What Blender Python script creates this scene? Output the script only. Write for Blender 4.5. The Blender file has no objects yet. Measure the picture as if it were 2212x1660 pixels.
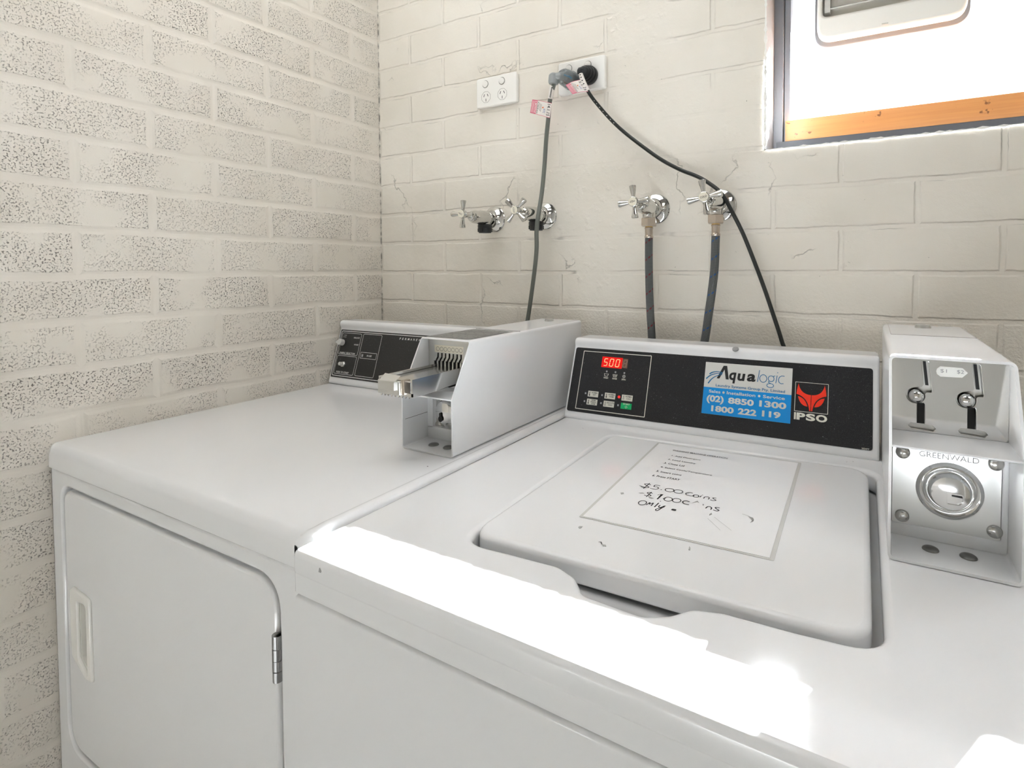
import bpy, bmesh, math, random
from mathutils import Matrix, Vector, noise

S = bpy.context.scene
COL = S.collection
R = math.radians

# ------------------------------------------------------------------ camera
FPX, W_, H_ = 1178.526, 2212.0, 1660.0
cam_d = bpy.data.cameras.new('camera')
cam = bpy.data.objects.new('camera', cam_d)
COL.objects.link(cam)
cam_d.sensor_fit = 'HORIZONTAL'
cam_d.sensor_width = 36.0
cam_d.lens = FPX / W_ * 36.0
cam_d.shift_x = -0.05986
cam_d.shift_y = -0.09637
cam_d.clip_start = 0.01
yaw, pit, rol = 0.49914, -0.03221, -0.00355
fw = Vector((-math.sin(yaw) * math.cos(pit), math.cos(yaw) * math.cos(pit), math.sin(pit)))
r0 = Vector((math.cos(yaw), math.sin(yaw), 0))
u0 = r0.cross(fw)
rr = math.cos(rol) * r0 + math.sin(rol) * u0
uu = -math.sin(rol) * r0 + math.cos(rol) * u0
cam.matrix_world = Matrix(((rr.x, uu.x, -fw.x, 1.25533), (rr.y, uu.y, -fw.y, -1.133), (rr.z, uu.z, -fw.z, 1.22903), (0, 0, 0, 1)))
S.camera = cam

# ------------------------------------------------------------------ sky, sun, added fill lamps, exposure
wd = bpy.data.worlds.new('sky')
S.world = wd
wd.use_nodes = True
bg = wd.node_tree.nodes['Background']
bg.inputs['Color'].default_value = (0.93, 0.97, 1.0, 1)
bg.inputs['Strength'].default_value = 6.0


def light(name, kind, energy, loc, direction, color=(1, 1, 1), **kw):
    d = bpy.data.lights.new(name, kind)
    d.energy = energy
    d.color = color
    for k, v in kw.items():
        setattr(d, k, v)
    o = bpy.data.objects.new(name, d)
    COL.objects.link(o)
    o.location = loc
    o.rotation_euler = Vector(direction).to_track_quat('-Z', 'Y').to_euler()
    return o


light('sun', 'SUN', 580.0, (3, 4, 4), (-0.49, -1.0, -0.750), (0.93, 0.98, 1.04), angle=R(0.55))
light('ceiling_lamp_light', 'AREA', 10.5, (0.56, -0.72, 2.42), (0, 0, -1), (0.93, 0.98, 1.03), shape='RECTANGLE', size=1.1, size_y=1.1)  # added fill from above, brightens the dryer side
light('ceiling_lamp_light', 'AREA', 6.0, (2.35, -1.05, 2.42), (0, 0, -1), (0.93, 0.98, 1.03), shape='RECTANGLE', size=1.0, size_y=1.0)  # second added fill, brightens the right side
S.view_settings.view_transform = 'Standard'
S.view_settings.look = 'None'
S.view_settings.gamma = 1.0
S.view_settings.use_curve_mapping = False
S.view_settings.exposure = -0.92
S.cycles.use_denoising = True
S.cycles.max_bounces = 10
S.cycles.diffuse_bounces = 6
S.cycles.sample_clamp_indirect = 0.0


# ------------------------------------------------------------------ materials
def mat(name, base=(0.8, 0.8, 0.8), rough=0.5, metal=0.0, emit=None, estr=0.0, spec=None, coat=0.0, trans=0.0, ior=None):
    m = bpy.data.materials.new(name)
    m.use_nodes = True
    b = m.node_tree.nodes['Principled BSDF']
    b.inputs['Base Color'].default_value = (*base, 1)
    b.inputs['Roughness'].default_value = rough
    b.inputs['Metallic'].default_value = metal
    if spec is not None:
        b.inputs['Specular IOR Level'].default_value = spec
    if coat:
        b.inputs['Coat Weight'].default_value = coat
        b.inputs['Coat Roughness'].default_value = 0.04
    if trans:
        b.inputs['Transmission Weight'].default_value = trans
    if ior:
        b.inputs['IOR'].default_value = ior
    if emit:
        b.inputs['Emission Color'].default_value = (*emit, 1)
        b.inputs['Emission Strength'].default_value = estr
    return m


class NT:
    """small helper to wire shader nodes"""
    def __init__(s, m):
        s.t = m.node_tree
        s.n = s.t.nodes
        s.bsdf = s.n['Principled BSDF']

    def node(s, typ, **kw):
        nd = s.n.new(typ)
        for k, v in kw.items():
            setattr(nd, k, v)
        return nd

    def link(s, a, b):
        s.t.links.new(a, b)

    def put(s, sock, v):
        if isinstance(v, (int, float)):
            sock.default_value = v
        elif isinstance(v, tuple):
            sock.default_value = v
        else:
            s.link(v, sock)

    def math(s, op, a, b=None, c=None, clamp=False):
        nd = s.node('ShaderNodeMath', operation=op)
        nd.use_clamp = clamp
        s.put(nd.inputs[0], a)
        if b is not None:
            s.put(nd.inputs[1], b)
        if c is not None:
            s.put(nd.inputs[2], c)
        return nd.outputs[0]

    def ramp(s, v, lo, hi, a=0.0, b=1.0):
        nd = s.node('ShaderNodeMapRange', interpolation_type='SMOOTHSTEP')
        s.put(nd.inputs['Value'], v)
        nd.inputs['From Min'].default_value = lo
        nd.inputs['From Max'].default_value = hi
        nd.inputs['To Min'].default_value = a
        nd.inputs['To Max'].default_value = b
        return nd.outputs['Result']

    def noise(s, vec, scale, detail=2.0, rough=0.5, out='Fac'):
        nd = s.node('ShaderNodeTexNoise')
        s.link(vec, nd.inputs['Vector'])
        nd.inputs['Scale'].default_value = scale
        nd.inputs['Detail'].default_value = detail
        nd.inputs['Roughness'].default_value = rough
        return nd.outputs[out]

    def mix(s, f, a, b):
        nd = s.node('ShaderNodeMix', data_type='RGBA')
        s.put(nd.inputs[0], f)
        s.put(nd.inputs[6], a)
        s.put(nd.inputs[7], b)
        return nd.outputs[2]


ZJ, HJ, LB = 1.21782, 0.08247, 0.2408      # bed joint level, course height, brick length


def brick_paint(name, axis, porous):
    m = mat(name, rough=0.55, spec=0.35)
    t = NT(m)
    geo = t.node('ShaderNodeNewGeometry')
    pos = geo.outputs['Position']
    sep = t.node('ShaderNodeSeparateXYZ')
    t.link(pos, sep.inputs[0])
    X, Y, Z = sep.outputs
    wob = t.noise(pos, 9.0, 2.0)
    wob2 = t.noise(pos, 60.0, 2.0)
    dv = t.math('ADD', t.math('MULTIPLY', t.math('SUBTRACT', wob, 0.5), 0.010), t.math('MULTIPLY', t.math('SUBTRACT', wob2, 0.5), 0.003))
    if axis == 'x':
        u = t.math('ADD', X, 20 * LB + 0.0014 * -1 + LB / 2)
    else:
        u = t.math('ADD', t.math('MULTIPLY', Y, -1.0), 20 * LB - 0.0951)
    u = t.math('ADD', u, t.math('MULTIPLY', dv, 0.8))
    v = t.math('ADD', t.math('SUBTRACT', Z, ZJ - 40 * HJ), dv)
    comb = t.node('ShaderNodeCombineXYZ')
    t.put(comb.inputs[0], u)
    t.put(comb.inputs[1], v)
    br = t.node('ShaderNodeTexBrick', offset=0.5, offset_frequency=2, squash=1.0)
    t.link(comb.outputs[0], br.inputs['Vector'])
    br.inputs['Scale'].default_value = 1.0
    br.inputs['Mortar Size'].default_value = 0.0095 if porous else 0.0062
    br.inputs['Mortar Smooth'].default_value = 0.85 if porous else 0.6
    br.inputs['Brick Width'].default_value = LB
    br.inputs['Row Height'].default_value = HJ
    br.inputs['Bias'].default_value = 0.0
    br.inputs['Color1'].default_value = (0, 0, 0, 1)
    br.inputs['Color2'].default_value = (1, 1, 1, 1)
    joint = br.outputs['Fac']
    tint = t.math('MULTIPLY', br.outputs['Color'], 1.0)
    if porous:
        thick = t.math('MULTIPLY', joint, 0.0014)
        edge = t.ramp(joint, 0.02, 0.25, 1.0, 0.0)
        patchy = t.math('MULTIPLY', t.ramp(t.noise(pos, 13.0, 3.0), 0.36, 0.56), edge)
        patchy = t.math('MULTIPLY', patchy, t.ramp(tint, 0.0, 1.0, 0.55, 1.0))
        n1 = t.noise(pos, 330.0, 2.0, 0.6)
        n2 = t.noise(pos, 150.0, 2.0, 0.55)
        pits = t.math('MULTIPLY', t.ramp(n1, 0.545, 0.625), t.ramp(n2, 0.40, 0.54))
        pits = t.math('MULTIPLY', pits, patchy)
        rough_b = t.math('MULTIPLY', t.math('MULTIPLY', n2, patchy), 0.0012)
        height = t.math('SUBTRACT', t.math('SUBTRACT', rough_b, thick), t.math('MULTIPLY', pits, 0.0030))
        fine = t.math('MULTIPLY', t.noise(pos, 700.0, 1.0), 0.00015)
        height = t.math('ADD', height, fine)
        darkening = t.math('MULTIPLY', pits, 0.80)  # shade inside the pit holes put into the colour
        crack = None
    else:
        # the plastered middle of the wall hides its joints
        def box(a, lo, hi, s):
            return t.math('MULTIPLY', t.ramp(a, lo - s, lo + s), t.ramp(a, hi - s, hi + s, 1.0, 0.0))
        wv = t.math('MULTIPLY', t.math('SUBTRACT', t.noise(pos, 7.0, 3.0), 0.5), 0.14)
        Xw = t.math('ADD', X, wv)
        Zw = t.math('ADD', Z, wv)
        p1 = t.math('MULTIPLY', box(Xw, 0.735, 0.87, 0.02), t.ramp(Zw, 1.50, 1.54))
        p2 = t.math('MULTIPLY', box(Xw, 0.45, 1.02, 0.03), box(Zw, 1.30, 1.475, 0.02))
        p3 = t.math('MULTIPLY', box(Xw, 0.62, 1.06, 0.02), box(Zw, 1.40, 1.60, 0.02))
        p4 = t.math('MULTIPLY', box(Xw, 0.63, 0.76, 0.03), box(Zw, 1.17, 1.40, 0.02))
        pl = t.math('MAXIMUM', t.math('MAXIMUM', p1, p2), t.math('MAXIMUM', t.math('MULTIPLY', p3, 0.8), p4))
        plm = t.math('SUBTRACT', 1.0, t.math('MULTIPLY', pl, 0.94))
        jj = t.math('MULTIPLY', joint, plm)
        thick = t.math('MULTIPLY', jj, 0.0016)
        vor = t.node('ShaderNodeTexVoronoi', feature='DISTANCE_TO_EDGE')
        wv3 = t.node('ShaderNodeVectorMath', operation='ADD')
        t.link(pos, wv3.inputs[0])
        nz = t.node('ShaderNodeTexNoise')
        t.link(pos, nz.inputs['Vector'])
        nz.inputs['Scale'].default_value = 22.0
        nz.inputs['Detail'].default_value = 4.0
        sc = t.node('ShaderNodeVectorMath', operation='SCALE')
        t.link(nz.outputs['Color'], sc.inputs[0])
        sc.inputs['Scale'].default_value = 0.08
        t.link(sc.outputs[0], wv3.inputs[1])
        t.link(wv3.outputs[0], vor.inputs['Vector'])
        vor.inputs['Scale'].default_value = 5.5
        msk = t.ramp(t.noise(pos, 6.0, 3.0), 0.56, 0.66)
        crack = t.math('MULTIPLY', t.ramp(vor.outputs['Distance'], 0.0, 0.012, 1.0, 0.0), msk)
        n1 = t.noise(pos, 190.0, 2.0, 0.6)
        spots = t.math('MULTIPLY', t.ramp(n1, 0.70, 0.76), t.ramp(t.noise(pos, 11.0, 2.0), 0.52, 0.66))
        flake = t.math('MULTIPLY', t.ramp(t.noise(pos, 45.0, 3.0), 0.5, 0.8), t.math('MULTIPLY', pl, 0.0011))
        lumps = t.math('MULTIPLY', t.noise(pos, 16.0, 3.0), 0.0035)
        low = t.math('MULTIPLY', t.ramp(Z, 1.08, 1.20, 1.0, 0.12), t.math('MULTIPLY', t.noise(pos, 210.0, 2.0), 0.0016))
        fine = t.math('MULTIPLY', t.noise(pos, 480.0, 1.0), 0.00022)
        height = t.math('ADD', t.math('ADD', flake, fine), t.math('ADD', lumps, low))
        height = t.math('SUBTRACT', height, thick)
        height = t.math('SUBTRACT', height, t.math('MULTIPLY', spots, 0.0016))
        height = t.math('SUBTRACT', height, t.math('MULTIPLY', crack, 0.0014))
        # darker edges on a few joints
        jd = t.math('MULTIPLY', t.math('MULTIPLY', t.ramp(jj, 0.15, 0.5), t.ramp(jj, 0.5, 0.95, 1.0, 0.0)), t.ramp(t.noise(pos, 13.0, 2.0), 0.50, 0.68))
        darkening = t.math('MAXIMUM', t.math('MULTIPLY', t.math('MAXIMUM', spots, t.math('MULTIPLY', crack, 0.55)), 0.7), t.math('MULTIPLY', jd, 0.5))
    bp = t.node('ShaderNodeBump')
    bp.inputs['Strength'].default_value = 1.0
    bp.inputs['Distance'].default_value = 1.0
    t.link(height, bp.inputs['Height'])
    t.link(bp.outputs[0], t.bsdf.inputs['Normal'])
    mott = t.ramp(t.noise(pos, 5.0, 3.0), 0.35, 0.7)
    c = t.mix(mott, (0.765, 0.726, 0.652, 1), (0.722, 0.681, 0.602, 1))
    # a patchy darker line in the very corner
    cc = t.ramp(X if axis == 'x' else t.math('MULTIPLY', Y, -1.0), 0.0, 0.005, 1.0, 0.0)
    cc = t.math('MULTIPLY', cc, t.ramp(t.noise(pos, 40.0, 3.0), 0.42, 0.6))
    darkening = t.math('MAXIMUM', darkening, t.math('MULTIPLY', cc, 0.8))
    c = t.mix(darkening, c, (0.085, 0.078, 0.062, 1))
    t.link(c, t.bsdf.inputs['Base Color'])
    return m


M = {}
M['paint_left'] = brick_paint('cream_painted_porous_brick', 'y', True)
M['paint_back'] = brick_paint('cream_painted_smooth_brick', 'x', False)
M['room_paint'] = mat('cream_wall_paint', (0.68, 0.655, 0.61), 0.6)
M['ceil'] = mat('grey_ceiling_paint', (0.22, 0.215, 0.205), 0.7)
M['floor'] = mat('pale_concrete_floor', (0.50, 0.49, 0.475), 0.5)
M['door_paint'] = mat('grey_door_paint', (0.60, 0.60, 0.58), 0.5)
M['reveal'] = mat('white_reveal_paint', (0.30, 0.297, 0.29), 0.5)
M['enamel'] = mat('white_appliance_enamel', (0.765, 0.77, 0.775), 0.13)
M['enamel2'] = mat('white_box_enamel', (0.765, 0.77, 0.775), 0.16)
M['dark'] = mat('dark_gap', (0.03, 0.03, 0.03), 0.7)
M['black'] = mat('black_slot', (0.006, 0.006, 0.006), 0.5)
M['chrome'] = mat('chrome', (0.66, 0.66, 0.64), 0.06, 1.0)
M['steel'] = mat('brushed_steel', (0.66, 0.66, 0.64), 0.28, 1.0)
M['hinge'] = mat('dull_hinge_steel', (0.30, 0.30, 0.295), 0.35, 1.0)
M['slide'] = mat('satin_slide_chrome', (0.80, 0.80, 0.79), 0.17, 1.0)
M['mirror'] = mat('polished_steel', (0.78, 0.78, 0.77), 0.10, 1.0)
M['rivet'] = mat('rivet_steel', (0.58, 0.57, 0.54), 0.22, 1.0)
M['bolt_dark'] = mat('dull_bolt_head', (0.20, 0.20, 0.19), 0.35, 0.8)
M['nickel'] = mat('warm_nickel', (0.60, 0.53, 0.46), 0.27, 1.0)
M['brass'] = mat('brass', (0.62, 0.42, 0.16), 0.3, 1.0)
M['rubber'] = mat('black_rubber', (0.012, 0.013, 0.014), 0.38)
M['cord_grey'] = mat('grey_flex', (0.135, 0.145, 0.125), 0.42)
M['cord_black'] = mat('black_flex', (0.012, 0.015, 0.013), 0.35)
M['plug_grey'] = mat('grey_plastic_collar', (0.30, 0.32, 0.32), 0.35)
M['clear'] = mat('clear_grey_plastic', (0.62, 0.68, 0.70), 0.12, trans=0.82, ior=1.45)
M['blue_wire'] = mat('blue_wire', (0.01, 0.24, 0.45), 0.4)
M['brown_wire'] = mat('brown_wire', (0.16, 0.07, 0.02), 0.4)
M['plastic'] = mat('white_plastic', (0.83, 0.82, 0.78), 0.28, coat=0.2)
M['cream'] = mat('cream_disc', (0.78, 0.74, 0.62), 0.35)
M['groove'] = mat('grey_groove', (0.20, 0.19, 0.17), 0.6)
M['ivory'] = mat('ivory_print', (0.76, 0.75, 0.66), 0.5)
M['white_ink'] = mat('white_print', (0.80, 0.80, 0.78), 0.5)
M['grey_ink'] = mat('grey_print', (0.42, 0.42, 0.40), 0.5)
M['mid_ink'] = mat('mid_grey_print', (0.30, 0.30, 0.30), 0.5)
M['ink'] = mat('black_print', (0.012, 0.012, 0.013), 0.5)
M['marker'] = mat('black_marker', (0.018, 0.018, 0.02), 0.5)
M['red_print'] = mat('red_print', (0.90, 0.035, 0.01), 0.4)
M['green'] = mat('green_key', (0.0, 0.42, 0.13), 0.35)
M['key'] = mat('ivory_key', (0.66, 0.65, 0.57), 0.4)
M['led_off'] = mat('grey_lamp', (0.36, 0.36, 0.37), 0.4)
M['led_on'] = mat('red_lamp', (0.8, 0.02, 0.02), 0.4, emit=(1.0, 0.03, 0.02), estr=1.1)
M['disp_red'] = mat('lit_red_display', (0.5, 0.0, 0.0), 0.3, emit=(1.0, 0.004, 0.002), estr=0.85)
M['disp_seg'] = mat('lit_digit', (0.9, 0.6, 0.3), 0.3, emit=(1.0, 0.62, 0.28), estr=1.0)
M['disp_dim'] = mat('unlit_display', (0.16, 0.085, 0.06), 0.35)
M['disp_dimseg'] = mat('unlit_digit', (0.34, 0.22, 0.16), 0.35)
M['st_silver'] = mat('silver_sticker', (0.66, 0.66, 0.63), 0.3, coat=0.3)
M['st_blue'] = mat('blue_sticker', (0.0, 0.27, 0.71), 0.3, coat=0.3)
M['logo_blue'] = mat('logo_blue', (0.01, 0.16, 0.36), 0.35)
M['paper'] = mat('white_paper', (0.79, 0.79, 0.79), 0.45, coat=0.15)
M['film'] = mat('laminate_film', (0.60, 0.60, 0.58), 0.25, coat=0.3)
M['tape'] = mat('old_tape', (0.36, 0.36, 0.35), 0.4)
M['pink'] = mat('pink_label', (0.70, 0.18, 0.26), 0.5)
M['label'] = mat('label_white', (0.78, 0.74, 0.69), 0.5)
M['orange'] = mat('orange_print', (0.75, 0.16, 0.03), 0.5)
M['blue_ink'] = mat('blue_print', (0.03, 0.10, 0.35), 0.5)
M['frame'] = mat('grey_window_frame', (0.27, 0.275, 0.30), 0.45)
M['frame_dark'] = mat('dark_window_frame', (0.11, 0.113, 0.125), 0.5)
M['fan'] = mat('cream_fan_plastic', (0.80, 0.78, 0.72), 0.35)
M['fan_grey'] = mat('grey_fan_gasket', (0.22, 0.22, 0.23), 0.5)
M['fan_slat'] = mat('grey_fan_slat', (0.52, 0.51, 0.47), 0.45)
M['knob'] = mat('light_grey_knob', (0.62, 0.61, 0.58), 0.35)
M['dim_label'] = mat('dark_grey_label', (0.14, 0.14, 0.13), 0.4)
M['lamp_on'] = mat('lit_diffuser', (0.9, 0.9, 0.9), 0.5, emit=(1, 0.96, 0.9), estr=1.5)  # glow of the added fill panels


def fascia_mat(name, base, dust):
    m = mat(name, base, 0.33)
    t = NT(m)
    pos = t.node('ShaderNodeNewGeometry').outputs['Position']
    n = t.noise(pos, 900.0, 2.0, 0.7)
    big = t.ramp(t.noise(pos, 9.0, 2.0), 0.3, 0.75, 0.25, 1.0)
    f = t.math('MULTIPLY', t.ramp(n, 0.50, 0.82), big)
    sp = t.math('MULTIPLY', t.ramp(t.noise(pos, 420.0, 1.0), 0.735, 0.78), 0.7)
    f = t.math('MAXIMUM', t.math('MULTIPLY', f, dust), sp)
    t.link(t.mix(f, (*base, 1), (0.22, 0.22, 0.23, 1)), t.bsdf.inputs['Base Color'])
    return m


M['fascia'] = fascia_mat('black_dusty_fascia', (0.010, 0.0105, 0.012), 0.42)
M['fascia2'] = fascia_mat('charcoal_fascia', (0.020, 0.020, 0.019), 0.30)


def wood_mat():
    m = mat('orange_varnished_timber', (0.6, 0.27, 0.09), 0.35)
    t = NT(m)
    pos = t.node('ShaderNodeNewGeometry').outputs['Position']
    mp = t.node('ShaderNodeMapping')
    t.link(pos, mp.inputs[0])
    mp.inputs['Scale'].default_value = (2.0, 30.0, 60.0)
    n = t.noise(mp.outputs[0], 4.0, 4.0, 0.6)
    k = t.ramp(t.noise(pos, 70.0, 2.0), 0.70, 0.76)
    c = t.mix(n, (0.78, 0.38, 0.13, 1), (0.60, 0.24, 0.085, 1))
    t.link(t.mix(t.math('MULTIPLY', k, 0.8), c, (0.16, 0.05, 0.02, 1)), t.bsdf.inputs['Base Color'])
    return m


M['wood'] = wood_mat()


def hose_mat(name, tracer):
    m = mat(name, (0.15, 0.16, 0.16), 0.5)
    t = NT(m)
    uv = t.node('ShaderNodeTexCoord').outputs['UV']
    sep = t.node('ShaderNodeSeparateXYZ')
    t.link(uv, sep.inputs[0])
    U, V = sep.outputs[0], sep.outputs[1]           # U turns round the hose, V runs along it in metres
    a = t.math('SINE', t.math('ADD', t.math('MULTIPLY', U, 2 * math.pi * 12), t.math('MULTIPLY', V, 2800.0)))
    b = t.math('SINE', t.math('SUBTRACT', t.math('MULTIPLY', U, 2 * math.pi * 12), t.math('MULTIPLY', V, 2800.0)))
    br = t.math('MULTIPLY', a, b)
    c = t.mix(t.ramp(br, -0.6, 0.6), (0.075, 0.082, 0.082, 1), (0.185, 0.195, 0.195, 1))
    ph = t.math('FRACT', t.math('SUBTRACT', t.math('MULTIPLY', V, 1 / 0.036), U))
    s1 = t.math('MULTIPLY', t.ramp(ph, 0.44, 0.47), t.ramp(ph, 0.54, 0.57, 1.0, 0.0))
    dash = t.ramp(t.math('FRACT', t.math('MULTIPLY', U, 7.0)), 0.40, 0.46)
    t.link(t.mix(t.math('MULTIPLY', t.math('MULTIPLY', s1, dash), 0.9), c, (*tracer, 1)), t.bsdf.inputs['Base Color'])
    bp = t.node('ShaderNodeBump')
    bp.inputs['Distance'].default_value = 0.0006
    t.link(br, bp.inputs['Height'])
    t.link(bp.outputs[0], t.bsdf.inputs['Normal'])
    return m


M['hose_red'] = hose_mat('grey_braid_red_tracer', (0.22, 0.012, 0.02))
M['hose_blue'] = hose_mat('grey_braid_blue_tracer', (0.012, 0.10, 0.34))


def glass_mat():
    m = bpy.data.materials.new('window_glass')
    m.use_nodes = True
    nt = m.node_tree
    nt.nodes.clear()
    out = nt.nodes.new('ShaderNodeOutputMaterial')
    mx = nt.nodes.new('ShaderNodeMixShader')
    tr = nt.nodes.new('ShaderNodeBsdfTransparent')
    gl = nt.nodes.new('ShaderNodeBsdfGlossy')
    gl.inputs['Roughness'].default_value = 0.02
    fr = nt.nodes.new('ShaderNodeFresnel')
    fr.inputs['IOR'].default_value = 1.35
    nt.links.new(fr.outputs[0], mx.inputs[0])
    nt.links.new(tr.outputs[0], mx.inputs[1])
    nt.links.new(gl.outputs[0], mx.inputs[2])
    nt.links.new(mx.outputs[0], out.inputs[0])
    return m


M['glass'] = glass_mat()


# ------------------------------------------------------------------ mesh building
def frame(o, r, u):
    r = Vector(r).normalized()
    u = Vector(u)
    u = (u - r * u.dot(r)).normalized()
    n = r.cross(u)
    o = Vector(o)
    return Matrix(((r.x, u.x, n.x, o.x), (r.y, u.y, n.y, o.y), (r.z, u.z, n.z, o.z), (0, 0, 0, 1)))


def axis_frame(o, d, up=(0, 0, 1)):
    """frame whose local z runs along d"""
    z = Vector(d).normalized()
    up = Vector(up)
    if abs(z.dot(up)) > 0.98:
        up = Vector((0, 1, 0))
    x = up.cross(z).normalized()
    y = z.cross(x)
    o = Vector(o)
    return Matrix(((x.x, y.x, z.x, o.x), (x.y, y.y, z.y, o.y), (x.z, y.z, z.z, o.z), (0, 0, 0, 1)))


ID = Matrix.Identity(4)


def rrect(x0, x1, y0, y1, r, seg=6):
    return rpoly([(x0, y0), (x1, y0), (x1, y1), (x0, y1)], r, seg)


def rpoly(pts, rad, seg=6):
    """polygon with rounded corners (one radius or one per corner)"""
    n = len(pts)
    rs = rad if isinstance(rad, (list, tuple)) else [rad] * n
    out = []
    for i in range(n):
        p = Vector(pts[i]); a = Vector(pts[i - 1]); b = Vector(pts[(i + 1) % n])
        r = rs[i]
        if r <= 0:
            out.append((p.x, p.y)); continue
        da = (a - p); db = (b - p)
        la, lb = da.length, db.length
        da.normalize(); db.normalize()
        ang = math.acos(max(-1, min(1, da.dot(db))))
        t = min(r / math.tan(ang / 2), la * 0.49, lb * 0.49)
        p1 = p + da * t; p2 = p + db * t
        for k in range(seg + 1):
            s = k / seg
            q = p1 * (1 - s) ** 2 + p * 2 * s * (1 - s) + p2 * s * s
            # blend the quadratic towards a rounder corner
            out.append((q.x, q.y))
    return out


def circle(cx, cy, r, seg=32):
    return [(cx + r * math.cos(2 * math.pi * k / seg), cy + r * math.sin(2 * math.pi * k / seg)) for k in range(seg)]


def smooth_path(pts, n=6):
    P = [Vector(p) for p in pts]
    out = []
    for i in range(len(P) - 1):
        p0 = P[max(i - 1, 0)]; p1 = P[i]; p2 = P[i + 1]; p3 = P[min(i + 2, len(P) - 1)]
        for k in range(n):
            t = k / n
            out.append(0.5 * ((2 * p1) + (p2 - p0) * t + (2 * p0 - 5 * p1 + 4 * p2 - p3) * t * t + (3 * p1 - p0 - 3 * p2 + p3) * t ** 3))
    out.append(P[-1])
    return out


class MB:
    def __init__(s):
        s.v = []; s.f = []; s.m = []; s.uv = {}

    def add(s, vs, fs, m=0, M_=ID, uvs=None):
        b = len(s.v)
        s.v.extend([M_ @ Vector(p) for p in vs])
        for i, f in enumerate(fs):
            if uvs:
                s.uv[len(s.f)] = uvs[i]
            s.f.append([b + k for k in f]); s.m.append(m)
        return s

    def from_bm(s, bm, m=0, M_=ID):
        bm.verts.ensure_lookup_table(); bm.verts.index_update()
        s.add([v.co.copy() for v in bm.verts], [[v.index for v in f.verts] for f in bm.faces], m, M_)
        bm.free()
        return s

    def from_mesh(s, me, m=0, M_=ID):
        s.add([v.co.copy() for v in me.vertices], [list(p.vertices) for p in me.polygons], m, M_)
        return s

    def box(s, x0, x1, y0, y1, z0, z1, m=0, bev=0.0, seg=2, M_=ID):
        bm = bmesh.new()
        bmesh.ops.create_cube(bm, size=1.0)
        for v in bm.verts:
            v.co = ((x0 + x1) / 2 + v.co.x * (x1 - x0), (y0 + y1) / 2 + v.co.y * (y1 - y0), (z0 + z1) / 2 + v.co.z * (z1 - z0))
        if bev:
            bmesh.ops.bevel(bm, geom=bm.edges[:], offset=bev, segments=seg, profile=0.5, affect='EDGES')
        return s.from_bm(bm, m, M_)

    def plate(s, loops, M_, lo, hi, m=0, bev=0.0, bres=2):
        """flat shape with holes in the frame's xy plane, from depth lo to hi"""
        cu = bpy.data.curves.new('tmp', 'CURVE')
        cu.dimensions = '2D'
        cu.fill_mode = 'BOTH'
        cu.resolution_u = 1
        for lp in loops:
            sp = cu.splines.new('POLY')
            sp.points.add(len(lp) - 1)
            for i, p in enumerate(lp):
                sp.points[i].co = (p[0], p[1], 0, 1)
            sp.use_cyclic_u = True
        th = (hi - lo) / 2
        cu.bevel_depth = bev
        cu.bevel_resolution = bres
        cu.offset = -bev
        cu.extrude = max(th - bev, 0)
        o = bpy.data.objects.new('tmp', cu)
        me = bpy.data.meshes.new_from_object(o)
        T = M_ @ Matrix.Translation((0, 0, (lo + hi) / 2))
        s.from_mesh(me, m, T)
        bpy.data.objects.remove(o); bpy.data.curves.remove(cu); bpy.data.meshes.remove(me)
        return s

    def text(s, txt, M_, box, m=0, w=0.0, bold=0.0, shear=0.0, align='fit', th=0.0):
        """lettering fitted in box (u0, v0, u1, v1)"""
        cu = bpy.data.curves.new('tmp', 'FONT')
        cu.body = txt
        cu.offset = bold
        cu.shear = shear
        cu.resolution_u = 4
        cu.space_line = 1.0
        o = bpy.data.objects.new('tmp', cu)
        me = bpy.data.meshes.new_from_object(o)
        if len(me.vertices):
            xs = [v.co.x for v in me.vertices]; ys = [v.co.y for v in me.vertices]
            x0, x1, y0, y1 = min(xs), max(xs), min(ys), max(ys)
            sx = (box[2] - box[0]) / max(x1 - x0, 1e-6)
            sy = (box[3] - box[1]) / max(y1 - y0, 1e-6)
            T = M_ @ Matrix.Translation((box[0], box[1], w)) @ Matrix.Diagonal((sx, sy, 1, 1)) @ Matrix.Translation((-x0, -y0, 0))
            s.from_mesh(me, m, T)
        bpy.data.objects.remove(o); bpy.data.curves.remove(cu); bpy.data.meshes.remove(me)
        return s

    def stroke(s, pts, wd, M_, w=0.0, m=0, smooth=0, cyc=False):
        """flat ribbon along a 2-D polyline"""
        P = [Vector((p[0], p[1], 0)) for p in pts]
        ww = [p[2] if len(p) > 2 else wd for p in pts]
        if smooth:
            if cyc:
                P = P + [P[0]]
            P = smooth_path(P, smooth)
            ww = [wd] * len(P)
        n = len(P)
        vs = []
        for i in range(n):
            if cyc and not smooth:
                a, b = P[i - 1], P[(i + 1) % n]
            else:
                a, b = P[max(i - 1, 0)], P[min(i + 1, n - 1)]
            d = (b - a)
            d = d.normalized() if d.length > 1e-9 else Vector((1, 0, 0))
            k = 1.0
            if 0 < i < n - 1 or (cyc and not smooth):
                d1 = (P[i] - P[i - 1]).normalized()
                c = max(0.5, d.dot(d1))
                k = 1 / c
            nrm = Vector((-d.y, d.x, 0)) * ww[i] / 2 * k
            vs += [P[i] + nrm, P[i] - nrm]
        for p in vs:
            p.z = w
        fs = [[2 * i + 1, 2 * i + 3, 2 * i + 2, 2 * i] for i in range(n - 1)]
        if cyc and not smooth:
            fs.append([2 * n - 1, 1, 0, 2 * n - 2])
        return s.add(vs, fs, m, M_)

    def poly(s, pts, M_, w=0.0, m=0):
        return s.plate([pts], M_, w, w, m)

    def quad(s, x0, x1, y0, y1, M_, w=0.0, m=0):
        return s.add([(x0, y0, w), (x1, y0, w), (x1, y1, w), (x0, y1, w)], [[0, 1, 2, 3]], m, M_)

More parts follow.
